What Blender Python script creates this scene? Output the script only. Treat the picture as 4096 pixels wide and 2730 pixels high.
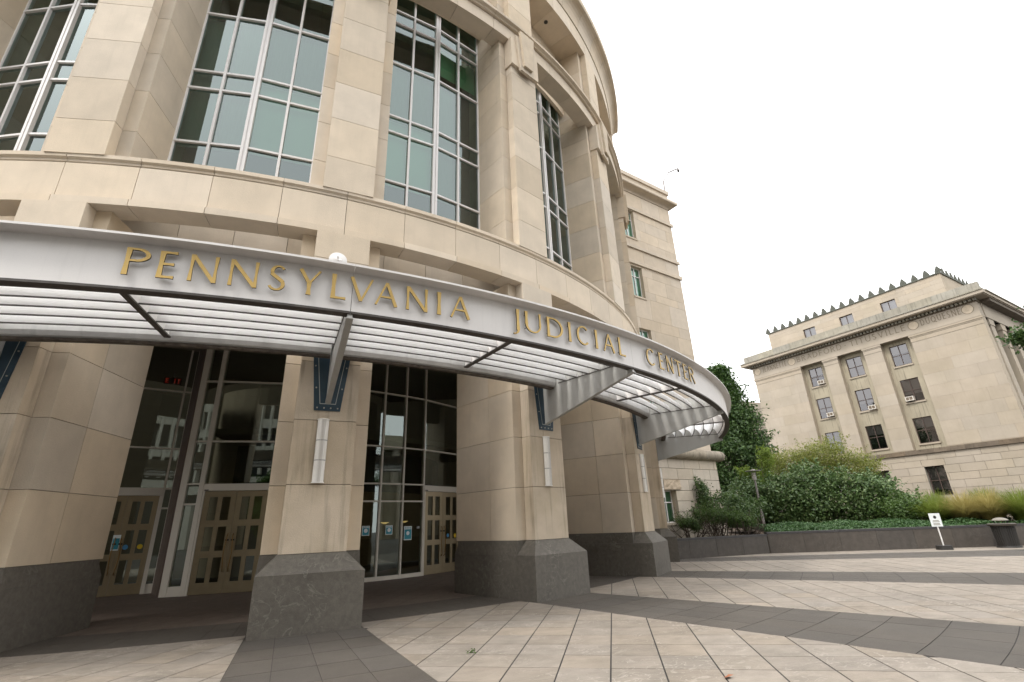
import bpy, math, random
import numpy as np
from math import sin, cos, pi, radians, atan2, hypot, sqrt
random.seed(7); rng = np.random.default_rng(11)
sc = bpy.context.scene
for o in list(bpy.data.objects): bpy.data.objects.remove(o)
COL = sc.collection

# ------------------------------------------------------------------ camera
F_PX, PITCH, ROLL, YAW, CAM_D, CAM_H = 1947.078, .3621, -.0386, .4194, 29.4479, 1.625
def cam_axes():
    cy, sy, cp, sp = cos(YAW), sin(YAW), cos(PITCH), sin(PITCH)
    fw = np.array([sy*cp, cy*cp, sp]); rt = np.array([cy, -sy, 0]); up = np.cross(rt, fw)
    cr, sr = cos(ROLL), sin(ROLL)
    return fw, cr*rt+sr*up, -sr*rt+cr*up
import mathutils
fw, rt, up = cam_axes()
cd = bpy.data.cameras.new('camera'); cam = bpy.data.objects.new('camera', cd); COL.objects.link(cam)
cd.sensor_fit = 'HORIZONTAL'; cd.sensor_width = 36; cd.lens = F_PX/4096*36
cd.clip_start = .05; cd.clip_end = 3000
cam.matrix_world = mathutils.Matrix(((rt[0], up[0], -fw[0], 0), (rt[1], up[1], -fw[1], -CAM_D), (rt[2], up[2], -fw[2], CAM_H), (0, 0, 0, 1)))
sc.camera = cam

# ------------------------------------------------------------------ light
SUN_AZ, SUN_EL = 249., 55.          # where the sun stands (azimuth from +Y towards +X)
w = bpy.data.worlds.new('World'); sc.world = w; w.use_nodes = True
nt = w.node_tree; nt.nodes.clear()
sky = nt.nodes.new('ShaderNodeTexSky'); sky.sky_type = 'NISHITA'; sky.sun_disc = False
sky.sun_elevation = radians(SUN_EL); sky.sun_rotation = radians(SUN_AZ)
sky.air_density = 1.0; sky.dust_density = 6.0; sky.ozone_density = 1.0
hs = nt.nodes.new('ShaderNodeHueSaturation'); hs.inputs['Saturation'].default_value = .12
mx = nt.nodes.new('ShaderNodeMixRGB'); mx.inputs[0].default_value = .82; mx.inputs[2].default_value = (8.7, 8.75, 8.8, 1)   # even overcast
bg = nt.nodes.new('ShaderNodeBackground'); bg.inputs['Strength'].default_value = .145
ow = nt.nodes.new('ShaderNodeOutputWorld')
nt.links.new(sky.outputs[0], hs.inputs['Color']); nt.links.new(hs.outputs[0], mx.inputs[1])
nt.links.new(mx.outputs[0], bg.inputs['Color']); nt.links.new(bg.outputs[0], ow.inputs[0])
sl = bpy.data.lights.new('sun', 'SUN'); sl.energy = .9; sl.angle = radians(10); sl.color = (1, .95, .88)
so = bpy.data.objects.new('sun', sl); COL.objects.link(so)
sd = mathutils.Vector((sin(radians(SUN_AZ))*cos(radians(SUN_EL)), cos(radians(SUN_AZ))*cos(radians(SUN_EL)), sin(radians(SUN_EL))))
so.rotation_euler = sd.to_track_quat('Z', 'Y').to_euler(); so.location = (-60, -20, 60)
vs = sc.view_settings; vs.view_transform = 'Standard'; vs.look = 'None'; vs.exposure = 1.18; vs.gamma = 1

# ------------------------------------------------------------------ materials
MATS = {}
def mat(name, col, rough=.8, metal=0., spec=.35, var=.0, noise=0., nscale=3., streak=0., bump=0., bscale=40., vein=0., veincol=(.5, .5, .48), emit=None, tint2=None, fine=0., stretch=(1,1,1), dirt=0.):
    m = bpy.data.materials.new(name); m.use_nodes = True; MATS[name] = m
    t = m.node_tree; b = t.nodes['Principled BSDF']; L = t.links
    b.inputs['Roughness'].default_value = rough; b.inputs['Metallic'].default_value = metal
    b.inputs['Specular IOR Level'].default_value = spec
    def N(k, **kw):
        n = t.nodes.new(k)
        for a, v in kw.items(): setattr(n, a, v)
        return n
    geo = N('ShaderNodeNewGeometry')
    rgb = N('ShaderNodeRGB'); rgb.outputs[0].default_value = (*col, 1); cur = rgb.outputs[0]
    def mul(cur, fac_sock, lo, hi):
        mr = N('ShaderNodeMapRange'); L.new(fac_sock, mr.inputs[0]); mr.inputs[3].default_value = lo; mr.inputs[4].default_value = hi
        v = N('ShaderNodeVectorMath', operation='SCALE'); L.new(cur, v.inputs[0]); L.new(mr.outputs[0], v.inputs['Scale']); return v.outputs[0]
    def noi(scale, det=5, st=(1, 1, 1), rough_=.55):
        mp = N('ShaderNodeMapping'); mp.inputs['Scale'].default_value = st; L.new(geo.outputs['Position'], mp.inputs[0])
        n = N('ShaderNodeTexNoise'); n.inputs['Scale'].default_value = scale; n.inputs['Detail'].default_value = det; n.inputs['Roughness'].default_value = rough_
        L.new(mp.outputs[0], n.inputs['Vector']); return n.outputs['Fac']
    if tint2:
        mm = N('ShaderNodeMixRGB'); mr = N('ShaderNodeMapRange'); L.new(noi(nscale*.6, 6), mr.inputs[0]); mr.inputs[1].default_value = .38; mr.inputs[2].default_value = .66
        L.new(mr.outputs[0], mm.inputs[0]); L.new(cur, mm.inputs[1]); mm.inputs[2].default_value = (*tint2, 1); cur = mm.outputs[0]
    if var:
        oi = N('ShaderNodeObjectInfo'); cur = mul(cur, oi.outputs['Random'], 1-var, 1+var)
        # a slight hue drift between pieces
        hsn = N('ShaderNodeHueSaturation'); mr = N('ShaderNodeMapRange'); mu = N('ShaderNodeMath', operation='FRACT'); m3 = N('ShaderNodeMath', operation='MULTIPLY')
        m3.inputs[1].default_value = 17.3; L.new(oi.outputs['Random'], m3.inputs[0]); L.new(m3.outputs[0], mu.inputs[0]); L.new(mu.outputs[0], mr.inputs[0])
        mr.inputs[3].default_value = 1-var*1.6; mr.inputs[4].default_value = 1+var*1.6; L.new(mr.outputs[0], hsn.inputs['Saturation']); L.new(cur, hsn.inputs['Color']); cur = hsn.outputs[0]
    if noise: cur = mul(cur, noi(nscale, 7, stretch), 1-noise*2, 1+noise*2)
    if dirt:
        mr = N('ShaderNodeMapRange'); L.new(noi(.55, 8, (1, 1, 1), .62), mr.inputs[0]); mr.inputs[1].default_value = .42; mr.inputs[2].default_value = .68; mr.inputs[3].default_value = 1; mr.inputs[4].default_value = 1-dirt
        v = N('ShaderNodeVectorMath', operation='SCALE'); L.new(cur, v.inputs[0]); L.new(mr.outputs[0], v.inputs['Scale']); cur = v.outputs[0]
    if fine: cur = mul(cur, noi(90, 3), 1-fine*2, 1+fine*2)
    if streak:
        mr = N('ShaderNodeMapRange'); L.new(noi(1, 6, (7, 7, .45)), mr.inputs[0]); mr.inputs[1].default_value = .52; mr.inputs[2].default_value = .75; mr.inputs[3].default_value = 1; mr.inputs[4].default_value = 1-streak
        v = N('ShaderNodeVectorMath', operation='SCALE'); L.new(cur, v.inputs[0]); L.new(mr.outputs[0], v.inputs['Scale']); cur = v.outputs[0]
    if vein:
        mp = N('ShaderNodeMapping'); L.new(geo.outputs['Position'], mp.inputs[0]); mp.inputs['Scale'].default_value = stretch
        n = N('ShaderNodeTexNoise'); n.inputs['Scale'].default_value = 2.6; n.inputs['Detail'].default_value = 9; n.inputs['Distortion'].default_value = 1.6; L.new(mp.outputs[0], n.inputs['Vector'])
        s = N('ShaderNodeMath', operation='SUBTRACT'); s.inputs[1].default_value = .5; L.new(n.outputs['Fac'], s.inputs[0])
        a = N('ShaderNodeMath', operation='ABSOLUTE'); L.new(s.outputs[0], a.inputs[0])
        mr = N('ShaderNodeMapRange'); L.new(a.outputs[0], mr.inputs[0]); mr.inputs[1].default_value = 0; mr.inputs[2].default_value = .022; mr.inputs[3].default_value = vein; mr.inputs[4].default_value = 0
        gate = N('ShaderNodeMapRange'); L.new(noi(1.1, 3), gate.inputs[0]); gate.inputs[1].default_value = .45; gate.inputs[2].default_value = .6
        mm0 = N('ShaderNodeMath', operation='MULTIPLY'); L.new(mr.outputs[0], mm0.inputs[0]); L.new(gate.outputs[0], mm0.inputs[1])
        mm = N('ShaderNodeMixRGB'); L.new(mm0.outputs[0], mm.inputs[0]); L.new(cur, mm.inputs[1]); mm.inputs[2].default_value = (*veincol, 1); cur = mm.outputs[0]
    L.new(cur, b.inputs['Base Color'])
    if bump:
        bm = N('ShaderNodeBump'); bm.inputs['Strength'].default_value = bump; bm.inputs['Distance'].default_value = .02
        L.new(noi(bscale, 5, stretch), bm.inputs['Height']); L.new(bm.outputs[0], b.inputs['Normal'])
    if emit:
        b.inputs['Emission Color'].default_value = (*emit[0], 1); b.inputs['Emission Strength'].default_value = emit[1]
    return m
STONE = mat('limestone', (.59, .50, .39), .85, var=.095, noise=.055, nscale=2.2, streak=.05, bump=.25, bscale=55, tint2=(.54, .46, .36), fine=.05)
STONE2 = mat('limestone_ring', (.62, .525, .41), .85, var=.06, noise=.055, nscale=1.8, streak=.05, bump=.25, bscale=55, tint2=(.57, .485, .38), fine=.05)
STAINED = mat('limestone_stained', (.56, .47, .365), .85, var=.05, noise=.08, nscale=2.2, streak=.42, bump=.25, bscale=55, tint2=(.49, .41, .305), fine=.05)
CARVED = mat('limestone_carved', (.52, .435, .33), .9, noise=.12, nscale=3, bump=1.0, bscale=14)
ROUGH = mat('rough_stone', (.47, .38, .28), .95, noise=.16, nscale=4, bump=1.4, bscale=7)
MORTAR = mat('joint_mortar', (.17, .145, .115), .95)
WINGST = mat('wing_limestone', (.53, .448, .352), .85, var=.07, noise=.08, nscale=2, streak=.06, bump=.2, fine=.04)
WINGBASE = mat('wing_rusticated', (.50, .435, .355), .85, var=.07, noise=.09, nscale=2.5, streak=.08, bump=.3, fine=.05)
WEATHER = mat('weathered_stone', (.29, .25, .195), .9, noise=.28, nscale=2.5, streak=.5, bump=.4, var=.06)
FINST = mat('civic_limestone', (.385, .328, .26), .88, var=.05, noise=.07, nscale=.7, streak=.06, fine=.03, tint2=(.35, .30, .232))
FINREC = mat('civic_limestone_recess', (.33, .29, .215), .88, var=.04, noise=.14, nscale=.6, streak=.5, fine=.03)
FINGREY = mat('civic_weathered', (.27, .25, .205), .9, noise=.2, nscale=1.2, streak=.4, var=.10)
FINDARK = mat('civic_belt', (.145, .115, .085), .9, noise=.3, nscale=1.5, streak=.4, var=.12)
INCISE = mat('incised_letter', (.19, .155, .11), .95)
GRANITE = mat('dark_granite', (.125, .112, .094), .6, dirt=.25, noise=.2, nscale=11, vein=.4, veincol=(.27, .255, .22), bump=.15, bscale=80, fine=.2, var=.05, spec=.4)
PLANTW = mat('planter_granite', (.075, .065, .056), .6, noise=.18, nscale=5, vein=.3, veincol=(.15, .14, .125), streak=.15, fine=.15, var=.08)
PLANTC = mat('planter_coping', (.055, .052, .053), .5, noise=.1, nscale=6, fine=.1, var=.05)
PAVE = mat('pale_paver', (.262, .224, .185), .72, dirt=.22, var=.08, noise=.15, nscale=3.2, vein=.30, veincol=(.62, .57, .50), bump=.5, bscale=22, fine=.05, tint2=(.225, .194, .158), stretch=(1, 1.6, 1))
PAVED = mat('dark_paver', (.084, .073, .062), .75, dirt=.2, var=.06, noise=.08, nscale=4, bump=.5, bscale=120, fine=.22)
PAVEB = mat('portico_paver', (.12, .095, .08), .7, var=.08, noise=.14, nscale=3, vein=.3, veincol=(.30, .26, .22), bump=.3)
JOINT = mat('paver_joint', (.035, .032, .03), .95)
GROUND = mat('asphalt', (.06, .06, .06), .95, noise=.15, nscale=3)
SOIL = mat('soil', (.085, .06, .042), .98, noise=.3, nscale=4, bump=1, bscale=9)
LAWN = mat('lawn', (.07, .12, .03), .95, noise=.3, nscale=3)
FASCIA = mat('white_metal', (.70, .675, .655), .5, noise=.035, nscale=1.6, streak=.07, spec=.4, fine=.03)
LOUVRE = mat('louvre_metal', (.90, .90, .90), .45, noise=.02, nscale=2, spec=.4)
def translucent(m, f, col):
    t = m.node_tree; b = t.nodes['Principled BSDF']; o = [n for n in t.nodes if n.type == 'OUTPUT_MATERIAL'][0]
    tl = t.nodes.new('ShaderNodeBsdfTranslucent'); tl.inputs[0].default_value = (*col, 1); mx_ = t.nodes.new('ShaderNodeMixShader'); mx_.inputs[0].default_value = f
    t.links.new(b.outputs[0], mx_.inputs[1]); t.links.new(tl.outputs[0], mx_.inputs[2]); t.links.new(mx_.outputs[0], o.inputs[0])
translucent(LOUVRE, .80, (.97, .97, .97))
STEEL = mat('grey_steel', (.40, .395, .375), .5, noise=.05, nscale=2.5, streak=.12, spec=.45)
GUTTER = mat('gutter_metal', (.50, .495, .485), .4, noise=.10, nscale=4, streak=.15, metal=.3)
DIRTY = mat('dirty_lip', (.10, .085, .07), .8, noise=.5, nscale=9, fine=.2)
DARKEDGE = mat('dark_edge', (.075, .066, .06), .6, noise=.2, nscale=9)
BLUEPL = mat('blue_steel_plate', (.026, .052, .075), .45, noise=.12, nscale=5, spec=.4)
PALELINE = mat('pale_line', (.42, .43, .40), .6)
BOLT = mat('bolt_steel', (.45, .43, .38), .35, metal=.8)
GOLD = mat('bronze_letter', (.50, .345, .12), .45, metal=.35, noise=.10, nscale=9, fine=.06)
LETSIDE = mat('bronze_side', (.05, .045, .035), .6)
OPAL = mat('opal_shade', (.80, .78, .74), .45, noise=.03, nscale=6)
WHITEP = mat('white_paint', (.72, .70, .68), .5)
MULL = mat('window_mullion', (.74, .72, .71), .45, spec=.4, noise=.02)
MULLD = mat('entry_mullion', (.64, .59, .51), .45, spec=.4, noise=.03)
DOORM = mat('bronze_door', (.31, .25, .16), .35, metal=.6, noise=.08, nscale=4)
BRASS = mat('brass_pull', (.28, .17, .06), .3, metal=.9)
DARKM = mat('dark_metal', (.03, .028, .026), .5)
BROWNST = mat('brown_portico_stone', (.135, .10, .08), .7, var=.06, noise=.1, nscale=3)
INT = mat('interior_wall', (.20, .175, .13), .9, noise=.1, nscale=1)
INTD = mat('interior_dark', (.03, .032, .03), .95)
CEIL = mat('portico_ceiling', (.25, .215, .17), .9, noise=.05, nscale=2)
BLIND = mat('roller_blind', (.80, .84, .78), .9)
BLINDG = mat('green_blind', (.50, .62, .44), .9)
GLOWY = mat('downlight_glow', (.9, .7, .3), .5, emit=((1, .74, .36), 22.))
GLOWB = mat('bowl_glow', (.9, .7, .3), .5, emit=((1, .68, .25), .3))
EXITM = mat('exit_glow', (.3, .03, .02), .5, emit=((1, .06, .03), .08))
TEAL = mat('notice_blue', (.05, .28, .36), .6)
PAPER = mat('notice_white', (.72, .76, .76), .6)
YEL = mat('yellow_sticker', (.75, .52, .03), .5)
BLU = mat('blue_sticker', (.10, .33, .60), .5)
BRONZEW = mat('brown_window_frame', (.075, .05, .04), .6)
ACM = mat('conditioner_case', (.60, .56, .50), .6)
COPPER = mat('green_copper', (.36, .44, .39), .7, noise=.1, nscale=1)
CRESTM = mat('crest_copper', (.085, .088, .072), .8, noise=.2, nscale=6)
LAMPM = mat('lamp_metal', (.22, .20, .19), .5, metal=.3)
BARK = mat('bark', (.075, .058, .045), .95, noise=.25, nscale=6, bump=1, bscale=20)
OFFST = mat('office_concrete', (.50, .47, .40), .85, noise=.06)
CURTAIN = mat('pale_curtain', (.33, .32, .30), .9, noise=.08, nscale=6, stretch=(6, 6, .4))

def glass_mat(name, tint, base, ior=1.5, wav=.02, wscale=1.3, refl=(.92, .97, 1)):
    m = bpy.data.materials.new(name); m.use_nodes = True; t = m.node_tree; t.nodes.clear(); L = t.links
    out = t.nodes.new('ShaderNodeOutputMaterial'); mix = t.nodes.new('ShaderNodeMixShader')
    tr = t.nodes.new('ShaderNodeBsdfTransparent'); tr.inputs[0].default_value = (*tint, 1)
    gl = t.nodes.new('ShaderNodeBsdfGlossy'); gl.inputs['Roughness'].default_value = .0; gl.inputs['Color'].default_value = (*refl, 1)
    fr = t.nodes.new('ShaderNodeFresnel'); fr.inputs[0].default_value = ior
    ad = t.nodes.new('ShaderNodeMath'); ad.operation = 'ADD'; ad.inputs[1].default_value = base; ad.use_clamp = True
    geo = t.nodes.new('ShaderNodeNewGeometry'); n = t.nodes.new('ShaderNodeTexNoise'); n.inputs['Scale'].default_value = wscale; n.inputs['Detail'].default_value = 1.5
    bp = t.nodes.new('ShaderNodeBump'); bp.inputs['Strength'].default_value = wav; bp.inputs['Distance'].default_value = .2
    L.new(geo.outputs['Position'], n.inputs['Vector']); L.new(n.outputs['Fac'], bp.inputs['Height']); L.new(bp.outputs[0], gl.inputs['Normal'])
    L.new(fr.outputs[0], ad.inputs[0]); L.new(ad.outputs[0], mix.inputs[0]); L.new(tr.outputs[0], mix.inputs[1]); L.new(gl.outputs[0], mix.inputs[2]); L.new(mix.outputs[0], out.inputs[0])
    return m
GLASS = glass_mat('upper_glass', (.36, .58, .47), .085, wav=.010, wscale=.5, refl=(.84, .95, .94))
GLASSL = glass_mat('entry_glass', (.55, .60, .54), .095, wav=.009, wscale=.7, refl=(.85, .97, .93))
GLASSF = glass_mat('civic_glass', (.6, .58, .58), .09, wav=.02, wscale=.8, refl=(.9, .88, .9))
GREENG = glass_mat('green_glass', (.28, .48, .38), .06, wav=.01)

def leaf_mat(name, cols, trans=.35, rough=.5, nscale=2.2):
    m = bpy.data.materials.new(name); m.use_nodes = True; t = m.node_tree; t.nodes.clear(); L = t.links
    out = t.nodes.new('ShaderNodeOutputMaterial'); geo = t.nodes.new('ShaderNodeNewGeometry')
    n = t.nodes.new('ShaderNodeTexNoise'); n.inputs['Scale'].default_value = nscale; n.inputs['Detail'].default_value = 2
    L.new(geo.outputs['Position'], n.inputs['Vector'])
    ra = t.nodes.new('ShaderNodeMath'); ra.operation = 'MULTIPLY_ADD'; ra.inputs[1].default_value = .55; L.new(geo.outputs['Random Per Island'], ra.inputs[0])
    sub = t.nodes.new('ShaderNodeMath'); sub.operation = 'MULTIPLY_ADD'; sub.inputs[1].default_value = 1.0; sub.inputs[2].default_value = -.28; L.new(n.outputs['Fac'], sub.inputs[0]); L.new(sub.outputs[0], ra.inputs[2])
    cr = t.nodes.new('ShaderNodeValToRGB'); e = cr.color_ramp.elements
    while len(e) < len(cols): e.new(.5)
    for i, c in enumerate(cols): e[i].position = i/(len(cols)-1); e[i].color = (*c, 1)
    L.new(ra.outputs[0], cr.inputs[0])
    df = t.nodes.new('ShaderNodeBsdfPrincipled'); df.inputs['Roughness'].default_value = rough; df.inputs['Specular IOR Level'].default_value = .45; L.new(cr.outputs[0], df.inputs['Base Color'])
    tl = t.nodes.new('ShaderNodeBsdfTranslucent'); L.new(cr.outputs[0], tl.inputs[0])
    mixs = t.nodes.new('ShaderNodeMixShader'); mixs.inputs[0].default_value = trans
    L.new(df.outputs[0], mixs.inputs[1]); L.new(tl.outputs[0], mixs.inputs[2]); L.new(mixs.outputs[0], out.inputs[0])
    return m
LF_DARK = leaf_mat('leaf_dark', [(.036, .075, .020), (.082, .145, .042), (.21, .27, .11)], .28, .42)
LF_BERRY = leaf_mat('berry_cluster', [(.35, .30, .24), (.55, .50, .42)], .1)
LF_YEL = leaf_mat('leaf_yellow_green', [(.09, .12, .02), (.20, .23, .045), (.36, .34, .10)], .45)
LF_LIME = leaf_mat('leaf_lime', [(.14, .20, .03), (.24, .33, .06)], .5)
LF_PIER = leaf_mat('leaf_pieris', [(.03, .06, .012), (.065, .12, .022), (.11, .18, .035)], .3)
LF_GC = leaf_mat('leaf_groundcover', [(.03, .07, .022), (.06, .13, .04), (.12, .20, .07)], .3)
LF_TREE = leaf_mat('leaf_tree', [(.022, .050, .014), (.050, .100, .026), (.12, .19, .05)], .35)
LF_GRASSG = leaf_mat('grass_green', [(.12, .17, .025), (.24, .29, .06)], .45)
LF_GRASSY = leaf_mat('grass_gold', [(.28, .24, .07), (.50, .42, .17)], .45)

# ------------------------------------------------------------------ helpers
def link(o, parent=None):
    COL.objects.link(o)
    if parent is not None: o.parent = parent
    return o
def tag(o, label=None, cat=None, group=None, kind=None):
    if label: o['label'] = label
    if cat: o['category'] = cat
    if group: o['group'] = group
    if kind: o['kind'] = kind
    return o
def empty(name, loc=(0, 0, 0), rz=0):
    o = bpy.data.objects.new(name, None); o.location = loc; o.rotation_euler.z = rz; COL.objects.link(o); o.empty_display_size = .2; return o
def mesh(name, V, Fc, m, smooth=False):
    me = bpy.data.meshes.new(name); me.from_pydata([tuple(map(float, v)) for v in V], [], Fc)
    for mm in (m if isinstance(m, (list, tuple)) else [m]): me.materials.append(mm)
    if smooth: me.polygons.foreach_set('use_smooth', [True]*len(me.polygons))
    return me
class MB:
    def __init__(s): s.V = []; s.F = []; s.mi = []; s.cur = 0
    def add(s, V, Fc, mp=None):
        n = len(s.V); s.V += [mp(*v) if mp else v for v in V]; s.F += [tuple(i+n for i in f) for f in Fc]; s.mi += [s.cur]*len(Fc); return s
    def box(s, a, b, mp=None):
        x0, y0, z0 = a; x1, y1, z1 = b
        return s.add([(x0,y0,z0),(x1,y0,z0),(x1,y1,z0),(x0,y1,z0),(x0,y0,z1),(x1,y0,z1),(x1,y1,z1),(x0,y1,z1)],
                     [(3,2,1,0),(4,5,6,7),(0,1,5,4),(1,2,6,5),(2,3,7,6),(3,0,4,7)], mp)
    def prism(s, P, z0, z1, mp=None, top=None):
        n = len(P); T = top or P
        return s.add([(x, y, z0) for x, y in P]+[(x, y, z1) for x, y in T],
                     [tuple(range(n-1, -1, -1)), tuple(range(n, 2*n))]+[(i, (i+1) % n, n+(i+1) % n, n+i) for i in range(n)], mp)
    def lathe(s, prof, t0, t1, n, cap=True):
        m = len(prof); V = []; Fc = []
        for j in range(n+1):
            t = t0+(t1-t0)*j/n; c, q = cos(t), sin(t)
            V += [(r*q, -r*c, z) for r, z in prof]
        for j in range(n):
            for i in range(m):
                a = j*m+i; b = j*m+(i+1) % m; Fc.append((a, b, b+m, a+m))
        if cap: Fc.append(tuple(range(m-1, -1, -1))); Fc.append(tuple(n*m+i for i in range(m)))
        return s.add(V, Fc)
    def tube(s, pts, r, n=8, r1=None):
        pts = [np.array(p, float) for p in pts]; m = len(pts); V = []
        for i, p in enumerate(pts):
            d = pts[min(i+1, m-1)]-pts[max(i-1, 0)]; d /= (np.linalg.norm(d)+1e-9)
            a = np.cross(d, [0, 0, 1]) if abs(d[2]) < .95 else np.cross(d, [1, 0, 0]); a /= np.linalg.norm(a); b = np.cross(d, a)
            rr = r if r1 is None else r+(r1-r)*i/(m-1)
            V += [tuple(p+rr*(cos(2*pi*k/n)*a+sin(2*pi*k/n)*b)) for k in range(n)]
        Fc = [(i*n+k, i*n+(k+1) % n, (i+1)*n+(k+1) % n, (i+1)*n+k) for i in range(m-1) for k in range(n)]
        Fc += [tuple(range(n-1, -1, -1)), tuple((m-1)*n+k for k in range(n))]
        return s.add(V, Fc)
    def cyl(s, c, r, z0, z1, n=20, r1=None):
        r1 = r if r1 is None else r1
        return s.prism([(c[0]+r*cos(2*pi*k/n), c[1]+r*sin(2*pi*k/n)) for k in range(n)], z0, z1, None, [(c[0]+r1*cos(2*pi*k/n), c[1]+r1*sin(2*pi*k/n)) for k in range(n)])
    def grid(s, xs, zs, hole, y0, y1, mp=None):
        """a slab between y0 (front) and y1 with openings; hole(i,j) true where open"""
        nx, nz = len(xs), len(zs); V = [(x, y, z) for y in (y0, y1) for z in zs for x in xs]
        idx = lambda i, j, k: k*nx*nz+j*nx+i
        solid = lambda i, j: 0 <= i < nx-1 and 0 <= j < nz-1 and not hole(i, j)
        Fc = []
        for i in range(nx-1):
            for j in range(nz-1):
                if not solid(i, j): continue
                Fc.append((idx(i,j,0), idx(i+1,j,0), idx(i+1,j+1,0), idx(i,j+1,0)))
                Fc.append((idx(i,j,1), idx(i,j+1,1), idx(i+1,j+1,1), idx(i+1,j,1)))
                if not solid(i-1, j): Fc.append((idx(i,j,0), idx(i,j+1,0), idx(i,j+1,1), idx(i,j,1)))
                if not solid(i+1, j): Fc.append((idx(i+1,j,0), idx(i+1,j,1), idx(i+1,j+1,1), idx(i+1,j+1,0)))
                if not solid(i, j-1): Fc.append((idx(i,j,0), idx(i,j,1), idx(i+1,j,1), idx(i+1,j,0)))
                if not solid(i, j+1): Fc.append((idx(i,j+1,0), idx(i+1,j+1,0), idx(i+1,j+1,1), idx(i,j+1,1)))
        return s.add(V, Fc, mp)
    def mesh(s, name, m, smooth=False):
        me = mesh(name, s.V, s.F, m, smooth)
        if isinstance(m, (list, tuple)): me.polygons.foreach_set('material_index', s.mi)
        return me
    def build(s, name, m, parent=None, smooth=False):
        return link(bpy.data.objects.new(name, s.mesh(name, m, smooth)), parent)
def inst(name, me, parent=None): return link(bpy.data.objects.new(name, me), parent)
def pol(r, th, z): return (r*sin(th), -r*cos(th), z)
def quad_cloud(name, P, N, size, m, parent, aspect=.55, bend=True):
    """leaf-shaped four-point faces at points P with normals N"""
    n = len(P); U = rng.normal(size=(n, 3)); U -= (U*N).sum(1, keepdims=True)*N; U /= np.linalg.norm(U, axis=1, keepdims=True)+1e-9
    Wd = np.cross(N, U); s = (size if np.ndim(size) else np.full(n, size))*rng.uniform(.7, 1.3, n); s = s[:, None]
    V = np.stack([P-U*s*.5, P+Wd*s*aspect*.5+N*s*.08, P+U*s*.5, P-Wd*s*aspect*.5+N*s*.08], 1).reshape(-1, 3)
    me = bpy.data.meshes.new(name); me.vertices.add(4*n); me.vertices.foreach_set('co', V.ravel().astype(np.float32))
    me.loops.add(4*n); me.loops.foreach_set('vertex_index', np.arange(4*n, dtype=np.int32)); me.polygons.add(n)
    me.polygons.foreach_set('loop_start', np.arange(0, 4*n, 4, dtype=np.int32)); me.update(calc_edges=True)
    me.materials.append(m); return inst(name, me, parent)

# ------------------------------------------------------------------ numbers taken from the place
TH1, DTH = .0253, .3019
AX = TH1+DTH/2                                    # axis of the building
def thk(k): return TH1+k*DTH
KS = range(-2, 4)

# ================================================================== SETTING
tag(MB().box((-900, -900, -.6), (900, 900, -.02)).build('ground', GROUND), kind='structure')

# plaza: bed, pale pavers, dark bands, ring
plaza = tag(MB().prism([(-34, -46), (40, -46), (44, -4), (-30, 2)], -.018, -.006).build('plaza_paving', JOINT), kind='structure')
def clip(P, n, d):
    out = []
    for i in range(len(P)):
        a, b = P[i], P[(i+1) % len(P)]; da = a[0]*n[0]+a[1]*n[1]-d; db = b[0]*n[0]+b[1]*n[1]-d
        if da >= 0: out.append(a)
        if (da > 0) != (db > 0) and da != db: t = da/(da-db); out.append((a[0]+(b[0]-a[0])*t, a[1]+(b[1]-a[1])*t))
    return out
def area(P): return abs(sum(P[i][0]*P[(i+1) % len(P)][1]-P[(i+1) % len(P)][0]*P[i][1] for i in range(len(P))))/2
HB = .0505; R_RING = 18.62
GA = radians(34.2); gu = (sin(GA), cos(GA)); gv = (cos(GA), -sin(GA)); GS = .613; G0 = (2.34, -23.48); GROW = .03
fwh = np.array([sin(YAW), cos(YAW)])
def seen(x, y, m=0):   # rough view wedge
    d = np.array([x, y+CAM_D]); f = d@fwh; s = d[0]*fwh[1]-d[1]*fwh[0]
    return f > 2.2 and abs(s) < f*1.22+1.5+m
tiles = []
for i in range(-70, 70):
    for j in range(-70, 70):
        cx = G0[0]+gu[0]*(i+.5)*GS+gv[0]*(j+.5)*GS; cy = G0[1]+gu[1]*(i+.5)*GS+gv[1]*(j+.5)*GS
        r, th = hypot(cx, cy), atan2(cx, -cy)
        if r < R_RING-.5 or cx > 32 or cy > -9 or not seen(cx, cy): continue
        ga, gb = .0065, .0095      # narrow and wide joints
        P = [(cx+gu[0]*a*(GS/2-ga)+gv[0]*b*(GS/2-gb), cy+gu[1]*a*(GS/2-ga)+gv[1]*b*(GS/2-gb)) for a, b in ((-1,-1),(-1,1),(1,1),(1,-1))]
        P = P[::-1]
        kf = (th-TH1)/DTH; k0 = math.floor(kf)
        parts = []
        for k in (k0-1, k0, k0+1):     # keep inside the sector between band k and k+1
            a0 = thk(k)+HB; a1 = thk(k+1)-HB
            Q = clip(P, (cos(a0), sin(a0)), .004); Q = clip(Q, (-cos(a1), -sin(a1)), .004) if len(Q) > 2 else []
            if len(Q) > 2: Q = clip(Q, (sin(th), -cos(th)), R_RING+.004)
            if len(Q) > 2 and area(Q) > .004: parts.append(Q)
        for Q in parts:
            dd = hypot(cx, cy+CAM_D); tiles.append((area(Q)/dd**3, Q))
tiles.sort(key=lambda t: -t[0])
rest = MB()
for n, (a, Q) in enumerate(tiles):
    z = rng.uniform(-.0012, .0012)
    if n < 290: MB().prism(Q, -.03, z).build('paver', PAVE, plaza)
    else: rest.prism(Q, -.03, z)
tag(rest.build('far_pavers', PAVE, plaza), kind='stuff')
dark = []
RR = 19.17
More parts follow.
